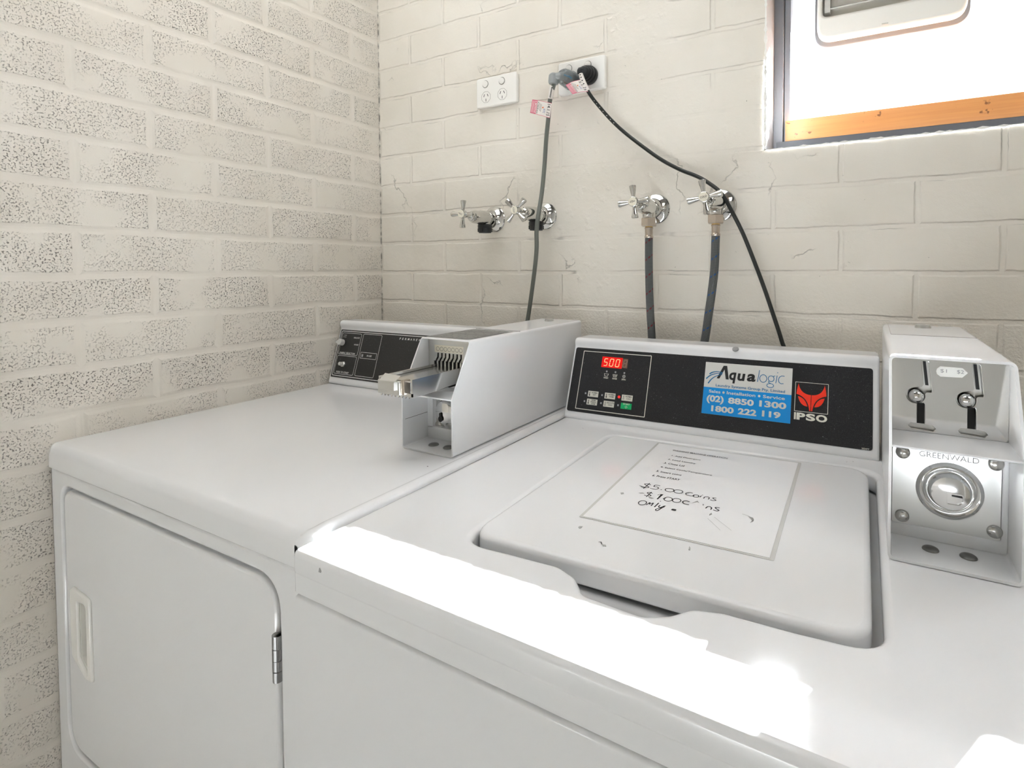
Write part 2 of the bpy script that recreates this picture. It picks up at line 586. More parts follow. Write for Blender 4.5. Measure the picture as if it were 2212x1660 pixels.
    def lathe(s, prof, M_, m=0, seg=32, sx=1.0, sy=1.0):
        """turned shape about the frame's z; prof = [(radius, height), ...]"""
        vs = []; fs = []
        n = len(prof)
        for (r, h) in prof:
            for k in range(seg):
                a = 2 * math.pi * k / seg
                vs.append((r * math.cos(a) * sx, r * math.sin(a) * sy, h))
        for i in range(n - 1):
            for k in range(seg):
                k2 = (k + 1) % seg
                fs.append([i * seg + k, i * seg + k2, (i + 1) * seg + k2, (i + 1) * seg + k])
        if prof[0][0] > 1e-6:
            fs.append([k for k in range(seg)][::-1])
        if prof[-1][0] > 1e-6:
            fs.append([(n - 1) * seg + k for k in range(seg)])
        return s.add(vs, fs, m, M_)

    def tube(s, pts, r, m=0, seg=16, cap=True):
        P = [Vector(p) for p in pts]
        n = len(P)
        rs = r if isinstance(r, (list, tuple)) else [r] * n
        t0 = (P[1] - P[0]).normalized()
        up = Vector((0, 1, 0)) if abs(t0.y) < 0.9 else Vector((1, 0, 0))
        x = up.cross(t0).normalized()
        vs = []; fs = []; uvs = []; L = 0.0; Ls = []
        for i in range(n):
            t = (P[min(i + 1, n - 1)] - P[max(i - 1, 0)]).normalized()
            x = (x - t * x.dot(t)).normalized()
            y = t.cross(x)
            if i:
                L += (P[i] - P[i - 1]).length
            Ls.append(L)
            for k in range(seg):
                a = 2 * math.pi * k / seg
                vs.append(P[i] + (x * math.cos(a) + y * math.sin(a)) * rs[i])
        for i in range(n - 1):
            for k in range(seg):
                k2 = (k + 1) % seg
                fs.append([i * seg + k, i * seg + k2, (i + 1) * seg + k2, (i + 1) * seg + k])
                ua, ub = k / seg, (k + 1) / seg
                uvs.append([(ua, Ls[i]), (ub, Ls[i]), (ub, Ls[i + 1]), (ua, Ls[i + 1])])
        if cap:
            fs.append([k for k in range(seg)][::-1]); uvs.append([(0, 0)] * seg)
            fs.append([(n - 1) * seg + k for k in range(seg)]); uvs.append([(0, 0)] * seg)
        return s.add(vs, fs, m, ID, uvs)

    def build(s, name, mats, parent=None, org=None, wn=False, sharp=32, bevel=0.0, bseg=3):
        me = bpy.data.meshes.new(name)
        if org is None:
            org = ROOT.get(parent.name, Vector((0, 0, 0))) if parent else Vector((0, 0, 0))
        me.from_pydata([v - org for v in s.v], [], s.f)
        for k in (mats if isinstance(mats, (list, tuple)) else [mats]):
            me.materials.append(M[k])
        me.polygons.foreach_set('material_index', s.m)
        if s.uv:
            ul = me.uv_layers.new(name='UVMap')
            for pi, u in s.uv.items():
                for li, c in zip(me.polygons[pi].loop_indices, u):
                    ul.data[li].uv = c
        me.update()
        me.polygons.foreach_set('use_smooth', [True] * len(me.polygons))
        me.set_sharp_from_angle(angle=R(sharp))
        o = bpy.data.objects.new(name, me)
        COL.objects.link(o)
        if parent:
            o.parent = parent
            ROOT[o.name] = org
        else:
            o.location = org
            ROOT[o.name] = org
        if bevel:
            b = o.modifiers.new('bevel', 'BEVEL')
            b.width = bevel; b.segments = bseg; b.limit_method = 'ANGLE'; b.angle_limit = R(35)
            wn = True
        if wn:
            w = o.modifiers.new('weighted', 'WEIGHTED_NORMAL')
            w.keep_sharp = True
        return o


ROOT = {}


def thing(name, label, cat, loc, group=None):
    o = bpy.data.objects.new(name, None)
    COL.objects.link(o)
    o.empty_display_size = 0.05
    o.location = loc
    ROOT[o.name] = Vector(loc)
    o['label'] = label
    o['category'] = cat
    if group:
        o['group'] = group
    return o


def tag(o, label, cat, group=None):
    o['label'] = label
    o['category'] = cat
    if group:
        o['group'] = group
    return o


def struct(o):
    o['kind'] = 'structure'
    return o


def copy_thing(root, name=None):
    c = root.copy(); COL.objects.link(c)

    def kids(a, b):
        for ch in list(a.children):
            d = ch.copy(); COL.objects.link(d); d.parent = b
            kids(ch, d)
    kids(root, c)
    return c


# ================================================================== SETTING
XR, YF, ZC = 3.1, -2.8, 2.5
mb = MB(); mb.box(-0.1, XR + 0.1, YF - 0.1, 0.28, -0.1, 0.0)
struct(mb.build('floor', 'floor'))
mb = MB(); mb.box(-0.1, XR + 0.1, YF - 0.1, 0.28, ZC, ZC + 0.1)
struct(mb.build('ceiling', 'ceil'))
mb = MB(); mb.box(-0.1, 0.0, YF - 0.1, 0.28, 0, ZC)
struct(mb.build('wall_left', 'paint_left'))
mb = MB(); mb.box(XR, XR + 0.1, YF - 0.1, 0.28, 0, ZC)
struct(mb.build('wall_right', 'room_paint'))
# back wall with its window opening; reveal faces keep the plain white paint
WX0, WX1, WZ0, WZ1 = 1.068, 2.36, 1.4605, 2.12
mb = MB()
FB = frame((0, 0, 0), (1, 0, 0), (0, 0, 1))      # local x = world x, y = world z, z = -y (into the room)
mb.plate([[(0, 0), (XR, 0), (XR, ZC), (0, ZC)], [(WX0, WZ0), (WX1, WZ0), (WX1, WZ1), (WX0, WZ1)]], FB, -0.22, 0.0)
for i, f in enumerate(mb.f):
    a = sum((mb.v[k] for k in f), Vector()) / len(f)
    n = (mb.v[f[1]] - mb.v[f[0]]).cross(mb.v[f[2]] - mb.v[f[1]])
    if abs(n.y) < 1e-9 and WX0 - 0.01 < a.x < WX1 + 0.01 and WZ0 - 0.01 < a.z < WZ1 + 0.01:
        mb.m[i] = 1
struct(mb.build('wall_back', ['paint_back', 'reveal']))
# ragged white paint line along the edge of the opening
rnd = random.Random(4)
mb = MB()
pts = []
z = WZ0 - 0.004
while z < WZ1:
    pts.append((WX0 + 0.001, z, 0.002 + 0.006 * rnd.random() ** 2)); z += 0.004 + 0.004 * rnd.random()
mb.stroke(pts, 0.004, FB, 0.0012)
pts = []
x = WX0 - 0.003
while x < WX1:
    pts.append((x, WZ0 - 0.0005, 0.0015 + 0.0045 * rnd.random() ** 3)); x += 0.004 + 0.005 * rnd.random()
mb.stroke(pts, 0.003, FB, 0.0012)
struct(mb.build('trim_1', 'plastic'))
# front wall with the doorway the photographer stands near
mb = MB()
FF = frame((0, YF, 0), (1, 0, 0), (0, 0, 1))
mb.plate([[(0, 0), (XR, 0), (XR, ZC), (0, ZC)], [(1.35, 0.002), (2.25, 0.002), (2.25, 2.08), (1.35, 2.08)]], FF, -0.1, 0.0)
struct(mb.build('wall_front', 'room_paint'))
mb = MB(); mb.box(1.352, 2.248, YF - 0.06, YF - 0.02, 0.004, 2.078)
dr_ = struct(mb.build('door_1', 'door_paint'))
mb = MB(); mb.lathe([(0.0, 0.0), (0.022, 0.0), (0.022, 0.004), (0.009, 0.006), (0.009, 0.035), (0.024, 0.045), (0.024, 0.058), (0.0, 0.062)], axis_frame((1.43, YF - 0.02, 1.0), (0, 1, 0)), 0, 24)
mb.build('door_knob', 'steel', dr_)

# unseen overhang added outside above the window to cut the sunbeam
mb = MB(); mb.box(-0.1, XR + 0.1, 0.28, 0.62, 2.10, 2.16)
struct(mb.build('trim_2', 'ceil'))

# window: grey frame, timber rail, panes, latch side mullion
win = thing('window_1', 'grey framed window with an orange timber bottom rail set in the painted brick wall', 'window', (WX0, 0.11, WZ0))
win['kind'] = 'structure'
del win['label']; del win['category']
YW = 0.112
FW = frame((0, YW, 0), (1, 0, 0), (0, 0, 1))
mb = MB()
XA, XB = WX0, WX1
mb.plate([[(XA, WZ0), (XB, WZ0), (XB, WZ1), (XA, WZ1)], [(1.0865, 1.492), (XB - 0.02, 1.492), (XB - 0.02, WZ1 - 0.02), (1.0865, WZ1 - 0.02)]], FW, -0.07, 0.0, 0, 0.0008, 1)
mb.build('window_frame', 'frame', win, wn=True)
mb = MB()
for a, b in ((1.0885, 1.660), (1.722, XB - 0.022)):
    mb.plate([[(a, 1.494), (b, 1.494), (b, WZ1 - 0.022), (a, WZ1 - 0.022)], [(a + 0.0115, 1.512), (b - 0.0115, 1.512), (b - 0.0115, WZ1 - 0.034), (a + 0.0115, WZ1 - 0.034)]], FW, -0.05, -0.008, 0, 0.001, 1)
mb.box(1.660, 1.722, YW - 0.004, YW + 0.06, 1.49, WZ1 - 0.02)
mb.build('sash', 'frame', win, wn=True)
mb = MB()
mb.box(1.0755, XB, YW - 0.010, YW + 0.0, WZ0 + 0.0002, 1.4945, 0, 0.0008, 1)
mb.build('bottom_channel', 'frame_dark', win)
mb = MB()
mb.box(1.0925, XB - 0.02, YW - 0.006, YW + 0.045, 1.4950, 1.5385, 0, 0.0012, 2)
mb.build('timber_rail', 'wood', win)
mb = MB(); mb.box(1.095, 1.653, YW + 0.030, YW + 0.034, 1.50, WZ1 - 0.03)
mb.build('pane', 'glass', win)
mb = MB(); mb.box(1.727, XB - 0.028, YW + 0.030, YW + 0.034, 1.50, WZ1 - 0.03)
mb.build('pane', 'glass', win)

# extractor fan fixed in the pane
FX0, FX1, FZ0, FZ1 = 1.153, 1.405, 1.6885, 1.9405
fan = thing('extractor_fan', 'cream square louvred extractor fan with rounded corners mounted in the window glass', 'fan', ((FX0 + FX1) / 2, 0.13, FZ0))
FN = frame((0, 0.128, 0), (1, 0, 0), (0, 0, 1))
mb = MB(); mb.plate([rrect(FX0 - 0.006, FX1 + 0.007, FZ0 - 0.008, FZ1 + 0.007, 0.033, 8)], FN, -0.006, 0.009, 0, 0.002)
mb.build('gasket', 'fan_grey', fan, wn=True)
mb = MB()
mb.plate([rrect(FX0, FX1, FZ0, FZ1, 0.028, 8), rrect(FX0 + 0.010, FX1 - 0.010, FZ0 + 0.046, FZ1 - 0.010, 0.012, 6)], FN, 0.010, 0.034, 0, 0.006, 3)
mb.plate([rrect(FX0 + 0.004, FX1 - 0.004, FZ0 + 0.004, FZ1 - 0.004, 0.024, 8)], FN, 0.008, 0.012, 0)
mb.build('housing', 'fan', fan, wn=True)
mb = MB()
for k in range(8):
    zz = FZ0 + 0.066 + k * 0.0215
    T = Matrix.Translation((0, 0.128 - 0.020, zz)) @ Matrix.Rotation(R(28), 4, 'X')
    mb.box(FX0 + 0.018, FX1 - 0.014, -0.008, 0.008, -0.0012, 0.0012, 0, 0, 1, T)
mb.box(FX0 + 0.014, FX0 + 0.024, 0.098, 0.1165, FZ0 + 0.055, FZ1 - 0.014)
mb.build('louvre', 'fan_slat', fan)
mb = MB(); mb.box(1.268, 1.279, 0.0925, 0.0945, FZ0 + 0.0085, FZ0 + 0.0105)
mb.build('drain_slot', 'fan_slat', fan)

# square fill panels added under the ceiling, out of view
for (x, y, lb) in ((0.56, -0.72, 'square white flush ceiling light above the dryer'), (2.35, -1.05, 'square white flush ceiling light right of the washer')):
    cl = thing('ceiling_light', lb, 'lamp', (x, y, ZC), 'flush ceiling lights')
    mb = MB(); mb.box(x - 0.54, x + 0.54, y - 0.54, y + 0.54, ZC - 0.06, ZC, 0, 0.004); mb.build('housing', 'plastic', cl)
    mb = MB(); mb.box(x - 0.52, x + 0.52, y - 0.52, y + 0.52, ZC - 0.066, ZC - 0.060); mb.build('diffuser', 'lamp_on', cl)

# ================================================================== DRYER
ZT = 0.9282
DY = -0.7482
dry = thing('tumble_dryer', 'white front-loading tumble dryer against the left brick wall', 'dryer', (0.35, -0.4, 0.0))
# body with the door recess
mb = MB()
DX0, DX1 = 0.004, 0.6985
Fd = frame((0, DY + 0.004, 0), (1, 0, 0), (0, 0, 1))
door_out = rpoly([(0.0445, 0.4015), (0.6445, 0.4015), (0.6445, 0.861), (0.0445, 0.861)], [0.05, 0.05, 0.045, 0.032], 10)
mb.plate([rrect(DX0, DX1, 0.03, 0.8850, 0.003, 3), door_out], Fd, -0.030, 0.0, 0, 0.005, 3)
mb.box(DX0 + 0.001, DX1 - 0.001, DY + 0.033, -0.088, 0.03, 0.8860)
mb.box(DX0 + 0.03, DX1 - 0.03, DY + 0.05, -0.10, 0.0, 0.03)
mb.build('cabinet', 'enamel', dry, wn=True)
# top with rolled edges and the raised bead along its right side
rad = 0.012
prof = [(0.001, 0.8875)]
for k in range(7):
    a = math.pi - k / 6 * math.pi / 2
    prof.append((0.001 + rad + rad * math.cos(a), ZT - rad + rad * math.sin(a)))
prof += [(0.30, ZT + 0.0006), (0.676, ZT), (0.684, ZT - 0.0012), (0.6875, ZT - 0.0012), (0.692, ZT + 0.0022), (0.696, ZT + 0.0042), (0.7000, ZT + 0.0046), (0.7045, ZT + 0.0034),
         (0.7080, ZT + 0.0008), (0.7100, ZT - 0.003), (0.7105, ZT - 0.008), (0.7105, 0.8875)]
st = [(DY, 0.8875 - ZT, 0.0)]
rf = 0.014
for k in range(8):
    a = k / 7 * math.pi / 2
    st.append((DY + rf * (1 - math.sin(a)) if k else DY + rf, 0, 0)) if False else st.append((DY + rf - rf * math.cos(a), -(rf - rf * math.sin(a)), 0.0))
st += [(DY + 0.030, 0.0, 0), (-0.20, 0.0, 0), (-0.085, 0.0, 0)]
vs = []; fs = []
n = len(prof)
for (y, dz, dx) in st:
    k = max(0.0, min(1.0, 1 - (y - DY) / 0.03))
    for (x, z) in prof:
        bead = max(0.0, z - ZT) if x > 0.67 else 0.0
        zz = z - bead * k if bead else z
        zz = max(0.8875, zz + dz)
        # rounded plan corners
        cx = 0.010 * max(0, 1 - (y - DY) / 0.010) ** 2
        xx = x + (cx if x < 0.02 else 0) - (cx if x > 0.69 else 0)
        vs.append((xx, y, zz))
for j in range(len(st) - 1):
    for i in range(n - 1):
        fs.append([j * n + i, j * n + i + 1, (j + 1) * n + i + 1, (j + 1) * n + i][::-1])
mb = MB().add(vs, fs)
mb.add([(0.001, DY, 0.8875), (0.7105, DY, 0.8875), (0.7105, -0.085, 0.8875), (0.001, -0.085, 0.8875)], [[3, 2, 1, 0]])
mb.add([(0.001, -0.085, 0.8875), (0.7105, -0.085, 0.8875), (0.7105, -0.085, 0.92), (0.001, -0.085, 0.92)], [[0, 1, 2, 3]])
for (x, y) in ((0.6994, -0.3045), (0.6955, -0.262), (0.668, -0.52)):
    mb.lathe([(0.0, 0.0003), (0.0011, 0.0002), (0.0011, -0.002)], Matrix.Translation((x, y, ZT + 0.0035 if x > 0.69 else ZT)), 1, 8)
mb.build('top', ['enamel', 'dark'], dry, sharp=40)
# door
mb = MB()
din = rpoly([(0.0500, 0.407), (0.6385, 0.407), (0.6385, 0.8555), (0.0500, 0.8555)], [0.046, 0.046, 0.040, 0.028], 10)
slot = [(0.1005, 0.577), (0.1315, 0.559), (0.1315, 0.6775), (0.1005, 0.6745)]
slot_r = rpoly(slot, [0.008, 0.003, 0.008, 0.004], 5)
mb.plate([din, slot_r], Fd, -0.026, -0.0008, 0, 0.005, 3)
door = mb.build('door', 'enamel', dry, wn=True)
mb = MB()
hout = rpoly([(0.0735, 0.575), (0.126, 0.5505), (0.1472, 0.5525), (0.1455, 0.6905), (0.0835, 0.6955), (0.0735, 0.689)], [0.012, 0.004, 0.006, 0.009, 0.004, 0.004], 5)
mb.plate([hout, slot_r], Fd, -0.003, 0.0035, 0, 0.0032, 3)
mb.plate([slot_r, rpoly([(0.1025, 0.579), (0.1295, 0.564), (0.1295, 0.6755), (0.1025, 0.6725)], [0.007, 0.003, 0.007, 0.004], 5)], Fd, -0.022, -0.001)
mb.plate([slot_r], Fd, -0.024, -0.021)
mb.build('handle', 'plastic', door, wn=True)
mb = MB()
xh, yh = 0.6415, DY - 0.0005
for k, (za, zb) in enumerate(((0.779, 0.7945), (0.7645, 0.7782), (0.7520, 0.7640), (0.7385, 0.7510))):
    T = Matrix.Translation((xh - 0.0005, yh + 0.004, za))
    mb.lathe([(0.0, 0), (0.0058, 0), (0.0058, zb - za), (0.0, zb - za)], T, 0, 20)
    if k % 2 == 0:
        mb.box(xh, xh + 0.0055, yh + 0.001, yh + 0.008, za, zb)
mb.box(xh - 0.001, xh + 0.006, yh + 0.006, yh + 0.012, 0.739, 0.794, 1)
mb.build('hinge', ['hinge', 'dark'], door)
# control panel
tilt = Vector((0, 0.31, 1)).normalized()
FD = frame((0.008, -0.1928, 0.9313), (1, 0.01, 0), (0, 0.31, 1))


def console(F, u0, u1, prof):
    m_ = MB()
    a = [(u0, v, n) for v, n in prof]
    b = [(u1, v, n) for v, n in prof]
    k = len(prof)
    m_.add(a + b, [[i, i + 1, k + i + 1, k + i][::-1] for i in range(k - 1)] + [[k - 1, 0, k, 2 * k - 1][::-1]] + [list(range(k)), list(range(2 * k - 1, k - 1, -1))], 0, F)
    return m_


def horiz(F, v, n, d):
    """point reached from (v, n) by going d metres straight back"""
    k = F.to_3x3().transposed() @ Vector((0, d, 0))
    return (v + k.y, n + k.z)


pr = [(-0.0015, -0.012), (-0.0010, -0.003), (0.001, 0.0), (0.142, 0.0), (0.1455, 0.001), (0.149, 0.0036), (0.1525, 0.0062), (0.1565, 0.0075), (0.1605, 0.0072), (0.164, 0.0050), (0.1668, 0.0005), (0.1685, -0.006)]
pr.append(horiz(FD, 0.1690, -0.010, 0.015))
pr.append(horiz(FD, 0.1690, -0.010, 0.035))
e = horiz(FD, -0.0015, -0.012, 0.098); pr.append(e)
mb = console(FD, 0.0002, 0.552, pr)
cp = mb.build('control_panel', 'enamel', dry, bevel=0.0035)
mb = MB(); mb.plate([rrect(0.0060, 0.546, 0.0155, 0.1413, 0.002, 3)], FD, 0.0, 0.0008)
fas = mb.build('fascia', 'fascia2', dry)
w = 0.0010


def outline(mb_, u0, u1, v0, v1, wd, F, w_, m=0, r=0.004):
    a = rrect(u0 - wd / 2, u1 + wd / 2, v0 - wd / 2, v1 + wd / 2, r + wd / 2, 5)
    b = rrect(u0 + wd / 2, u1 - wd / 2, v0 + wd / 2, v1 - wd / 2, max(r - wd / 2, 0.0005), 5)
    mb_.plate([a, b], F, w_, w_, m)


mb = MB(); outline(mb, 0.0105, 0.541, 0.0200, 0.1374, 0.0016, FD, w); mb.build('print_line', 'white_ink', fas)
mb = MB(); outline(mb, 0.0150, 0.0866, 0.0762, 0.1326, 0.0009, FD, w); mb.build('print_line', 'white_ink', fas)
mb = MB(); outline(mb, 0.0150, 0.0866, 0.0250, 0.0724, 0.0009, FD, w); mb.build('print_line', 'white_ink', fas)
mb = MB(); outline(mb, 0.0935, 0.1602, 0.0255, 0.1334, 0.0009, FD, w); mb.build('print_line', 'white_ink', fas)
mb = MB(); outline(mb, 0.0983, 0.1552, 0.0710, 0.0861, 0.0009, FD, w, 0, 0.001); mb.build('print_line', 'white_ink', fas)
mb = MB()
mb = MB(); mb.text('FABRIC SELECTOR', FD, (0.0195, 0.0778, 0.0768, 0.0822), 0, w, 0.01, 0.2); mb.build('lettering', ['white_ink', 'grey_ink'], fas)
mb = MB(); mb.text('PUSH TO START', FD, (0.0232, 0.0272, 0.0708, 0.0322), 0, w, 0.01, 0.2); mb.build('lettering', ['white_ink', 'grey_ink'], fas)
mb = MB(); mb.text('PERM', FD, (0.0215, 0.1252, 0.0312, 0.1278), 1, w, 0.01); mb.build('lettering', ['white_ink', 'grey_ink'], fas)
mb = MB(); mb.text('PRESS', FD, (0.0200, 0.1205, 0.0312, 0.1231), 1, w, 0.01); mb.build('lettering', ['white_ink', 'grey_ink'], fas)
mb = MB(); mb.text('DELICATE', FD, (0.0600, 0.1200, 0.0820, 0.1236), 0, w, 0.012, 0.2); mb.build('lettering', ['white_ink', 'grey_ink'], fas)
mb = MB(); mb.text('NO-HEAT', FD, (0.0665, 0.1020, 0.0840, 0.1056), 0, w, 0.012, 0.2); mb.build('lettering', ['white_ink', 'grey_ink'], fas)
mb = MB(); mb.text('IN USE', FD, (0.1213, 0.0762, 0.1391, 0.0806), 0, w, 0.015, 0.2); mb.build('lettering', ['white_ink', 'grey_ink'], fas)
mb = MB()
for i, ch in enumerate('PERMANENT'):
    a = 0.2210 + i * 0.00915
    wd_ = 0.0062 if ch == 'M' else 0.0050
    mb.text(ch, FD, (a, 0.1262, a + wd_, 0.1315), 0, w, 0.015, 0.15)
mb.build('lettering', 'white_ink', fas)
mb = MB(); mb.text('TIME', FD, (0.186, 0.0185, 0.199, 0.0225), 1, w); mb.build('lettering', ['white_ink', 'grey_ink'], fas)
mb = MB(); mb.box(0.1035, 0.1085, 0.0745, 0.0812, 0.0008, 0.0022, 0, 0.0003, 1, FD)
mb.build('indicator_lamp', 'led_off', fas)
mb = MB()
kn = [(0.0078, 0.1046)]
for k in range(17):
    a = R(205) + k / 16 * R(-310) + R(0)
    kn.append((0.0245 + 0.0083 * math.cos(R(225) + k / 16 * R(270)), 0.1063 + 0.0083 * math.sin(R(225) + k / 16 * R(270))))
mb.plate([kn], FD, 0.002, 0.015, 0, 0.0015, 2)
mb.lathe([(0.006, 0.0005), (0.006, 0.003)], FD @ Matrix.Translation((0.0245, 0.1063, 0)), 0, 20)
mb.build('selector_knob', 'knob', fas, wn=True)
mb = MB()
T = FD @ Matrix.Translation((0.0435, 0.0505, 0))
mb.lathe([(0.0075, 0.0006), (0.0075, 0.004), (0.0066, 0.005), (0.0058, 0.005)], T, 1, 6)
mb.lathe([(0.0048, 0.004), (0.0048, 0.013), (0.0040, 0.0145), (0.0, 0.0148)], T, 0, 24)
mb.build('start_button', ['knob', 'steel'], fas)


# ================================================================== WASHER
was = thing('washing_machine', 'white top-loading washing machine beside the dryer, with a black dusty control fascia', 'washing machine', (1.05, -0.4, 0.0))
XW0, XW1 = 0.7130, 1.397
yfl, yfr = -0.7721, -0.7846
TOPF = frame((0, 0, ZT), (1, 0, 0), (0, 1, 0))
hole = rpoly([(0.8478, -0.2462), (0.8635, -0.6705), (0.9330, -0.6655), (0.9830, -0.6630), (1.0060, -0.6720), (1.0255, -0.6935), (1.0850, -0.6965), (1.1040, -0.6855), (1.1190, -0.6665), (1.1450, -0.6585), (1.2050, -0.6560),
              (1.2690, -0.6500), (1.2655, -0.2225)],
             [0.022, 0.030, 0.02, 0.03, 0.02, 0.016, 0.016, 0.02, 0.02, 0.02, 0.03, 0.032, 0.030], 7)
outer = rpoly([(XW0, yfl), (XW1, yfr), (XW1, -0.066), (XW0, -0.066)], [0.007, 0.014, 0.004, 0.004], 6)
mb = MB()
mb.plate([outer, hole], TOPF, -0.030, 0.0, 0, 0.0075, 4)
top_o = mb
# lip, gap floor and the sloping finger scoop below the opening
lip = rpoly([(XW0 + 0.0004, yfl + 0.0004), (XW1 - 0.0004, yfr + 0.0004), (XW1 - 0.0004, -0.0664), (XW0 + 0.0004, -0.0664)], [0.0067, 0.0136, 0.004, 0.004], 6)
mb.plate([lip, rpoly([(0.835, -0.715), (1.285, -0.715), (1.285, -0.205), (0.835, -0.205)], 0.01, 3)], TOPF, -0.0467, -0.012, 0, 0.001, 1)
mb.plate([rpoly([(0.83, -0.72), (1.29, -0.72), (1.29, -0.2), (0.83, -0.2)], 0.01, 3)], TOPF, -0.036, -0.033)
gx = [0.975 + k * 0.0085 for k in range(20)]
prof_s = [(-0.7060, -0.0040), (-0.6980, -0.0062), (-0.6880, -0.0110), (-0.6780, -0.0165), (-0.6680, -0.0215), (-0.6560, -0.0265), (-0.640, -0.030)]
vs = [(x, y, z) for x in gx for (y, z) in prof_s]
k = len(prof_s)
mb.add(vs, [[i * k + j, i * k + j + 1, (i + 1) * k + j + 1, (i + 1) * k + j][::-1] for i in range(len(gx) - 1) for j in range(k - 1)], 0, TOPF)
# paint chips
for (x, y, z, r) in ((0.7600, yfl, 0.9180, 0.0026),):
    mb.plate([[(x - r * .8, z - r), (x + r * .7, z - r * .9), (x + r, z - r * .2), (x + r * .1, z + r), (x - r * .3, z + r * .8)]], frame((0.7175, yfl, 0), (1, -0.0184, 0), (0, 0, 1)) @ Matrix.Translation((-0.7175, 0, 0)), -0.001, 0.0003, 1)
for (x, y) in ((1.2265, -0.2015), (0.7855, -0.2350), (1.235, -0.195)):
    mb.lathe([(0.0, 0.0003), (0.0009, 0.0002), (0.0009, -0.002)], Matrix.Translation((x, y, ZT)), 1, 8)
mb.build('top', ['enamel', 'mid_ink'], was, wn=True)
# cabinet
Fc = frame((XW0, yfl + 0.003, 0), (1, -0.0184, 0), (0, 0, 1))
mb = MB()
mb.plate([rpoly([(0.0, 0.0), (XW1 - XW0, 0.0), (XW1 - XW0, 0.700), (0.0, 0.700)], 0.0)], frame((XW0, yfl + 0.003, 0.05), (1, -0.0184, 0), (0, 1, 0)), 0.0, 0.8285, 0, 0.006, 3)
mb.box(XW0 + 0.04, XW1 - 0.04, -0.72, -0.08, 0.0, 0.05)
mb.build('cabinet', 'enamel', was, wn=True)
# lid
mb = MB()
lidp = rpoly([(0.8515, -0.2500), (0.8600, -0.6555), (1.2605, -0.6455), (1.2560, -0.2265)], [0.022, 0.032, 0.034, 0.034], 9)
mb.plate([lidp], TOPF, -0.024, 0.0020, 0, 0.0065, 4)
lid = mb.build('lid', 'enamel', was, wn=True)
for k_, pts in enumerate(([(0.9636, -0.5842), (0.9668, -0.5835), (0.9672, -0.5872), (0.9655, -0.5895), (0.9632, -0.5872)],
                          [(1.0045, -0.6095), (1.0085, -0.6090), (1.0102, -0.6118), (1.0065, -0.6130)],
                          [(1.0882, -0.5690), (1.0905, -0.5722), (1.0915, -0.5768), (1.0898, -0.5772), (1.0888, -0.5722)])):
    mb = MB(); mb.plate([pts], TOPF, 0.0020, 0.0024)
    if k_ == 1:
        mb.stroke([(0.9990, -0.6075), (1.0012, -0.6062), (1.0046, -0.6105)], 0.0008, TOPF, 0.0026, 1)
    mb.build('tape_scrap', ['tape', 'marker'], lid)
# control panel and fascia
FWp = frame((0.713, -0.187, 0.9295), (1, 0.018, 0), (0, 0.37, 1))
pr = [(-0.0015, -0.012), (-0.0012, -0.003), (0.001, 0.0), (0.1435, 0.0), (0.147, 0.001), (0.1505, 0.0030), (0.1545, 0.0046), (0.1585, 0.0045), (0.1620, 0.0022), (0.1648, -0.0022), (0.1665, -0.008)]
pr.append(horiz(FWp, 0.1670, -0.011, 0.03))
pr.append(horiz(FWp, 0.1670, -0.011, 0.050))
pr.append(horiz(FWp, 0.1600, -0.012, 0.060))
pr.append(horiz(FWp, -0.0015, -0.012, 0.10))
mb = console(FWp, 0.0030, 0.5578, pr)
mb.build('control_panel', 'enamel', was, bevel=0.005, bseg=4)
mb = MB()
T = FWp @ Matrix.Translation((0.3302, 0.1600, 0.0042)) @ Matrix.Rotation(R(-35), 4, 'X')
mb.lathe([(0.0058, -0.001), (0.0058, 0.0006), (0.0050, 0.0010), (0.0, 0.0010)], T, 0, 24)
mb.build('plug_button', 'mid_ink', was)
for u_ in (0.045, 0.515):
    mb = MB()
    a = FWp @ Vector((u_, 0.1665, -0.011)) + Vector((0, 0.018, 0.0004))
    mb.lathe([(0.0, 0.0002), (0.003, 0.0002), (0.003, -0.002)], Matrix.Translation(a), 0, 16)
    mb.build('screw_hole', 'dark', was)
mb = MB(); mb.plate([rrect(0.0080, 0.5485, 0.0133, 0.1430, 0.005, 5)], FWp, 0.0, 0.0007)
fas = mb.build('fascia', 'fascia', was)
w = 0.0009
mb = MB()
outline(mb, 0.0270, 0.1724, 0.0197, 0.1364, 0.0013, FWp, w, 0, 0.0006)
mb.build('print_line', 'ivory', fas)
mb = MB()
outline(mb, 0.4332, 0.4838, 0.0620, 0.1108, 0.0008, FWp, w, 0, 0.0004)
mb.build('print_line', 'ivory', fas)
# display
mb = MB()
mb.quad(0.0700, 0.1140, 0.1065, 0.1280, FWp, w, 0)
mb.quad(0.1140, 0.1255, 0.1080, 0.1268, FWp, w, 1)


def seg7(mb_, u, v, wd, hg, segs, m, th=0.0013, sl=0.12):
    P = {'A': ((0, 1), (1, 1)), 'B': ((1, 1), (1, .5)), 'C': ((1, .5), (1, 0)), 'D': ((0, 0), (1, 0)), 'E': ((0, .5), (0, 0)), 'F': ((0, 1), (0, .5)), 'G': ((0, .5), (1, .5))}
    for s_ in segs:
        a, b = P[s_]
        q = [(u + p[0] * wd + p[1] * hg * sl, v + p[1] * hg) for p in (a, b)]
        A, B = Vector(q[0]), Vector(q[1])
        d = (B - A) * 0.07
        mb_.stroke([tuple(A + d), tuple(B - d)], th, FWp, w + 0.0002, m)


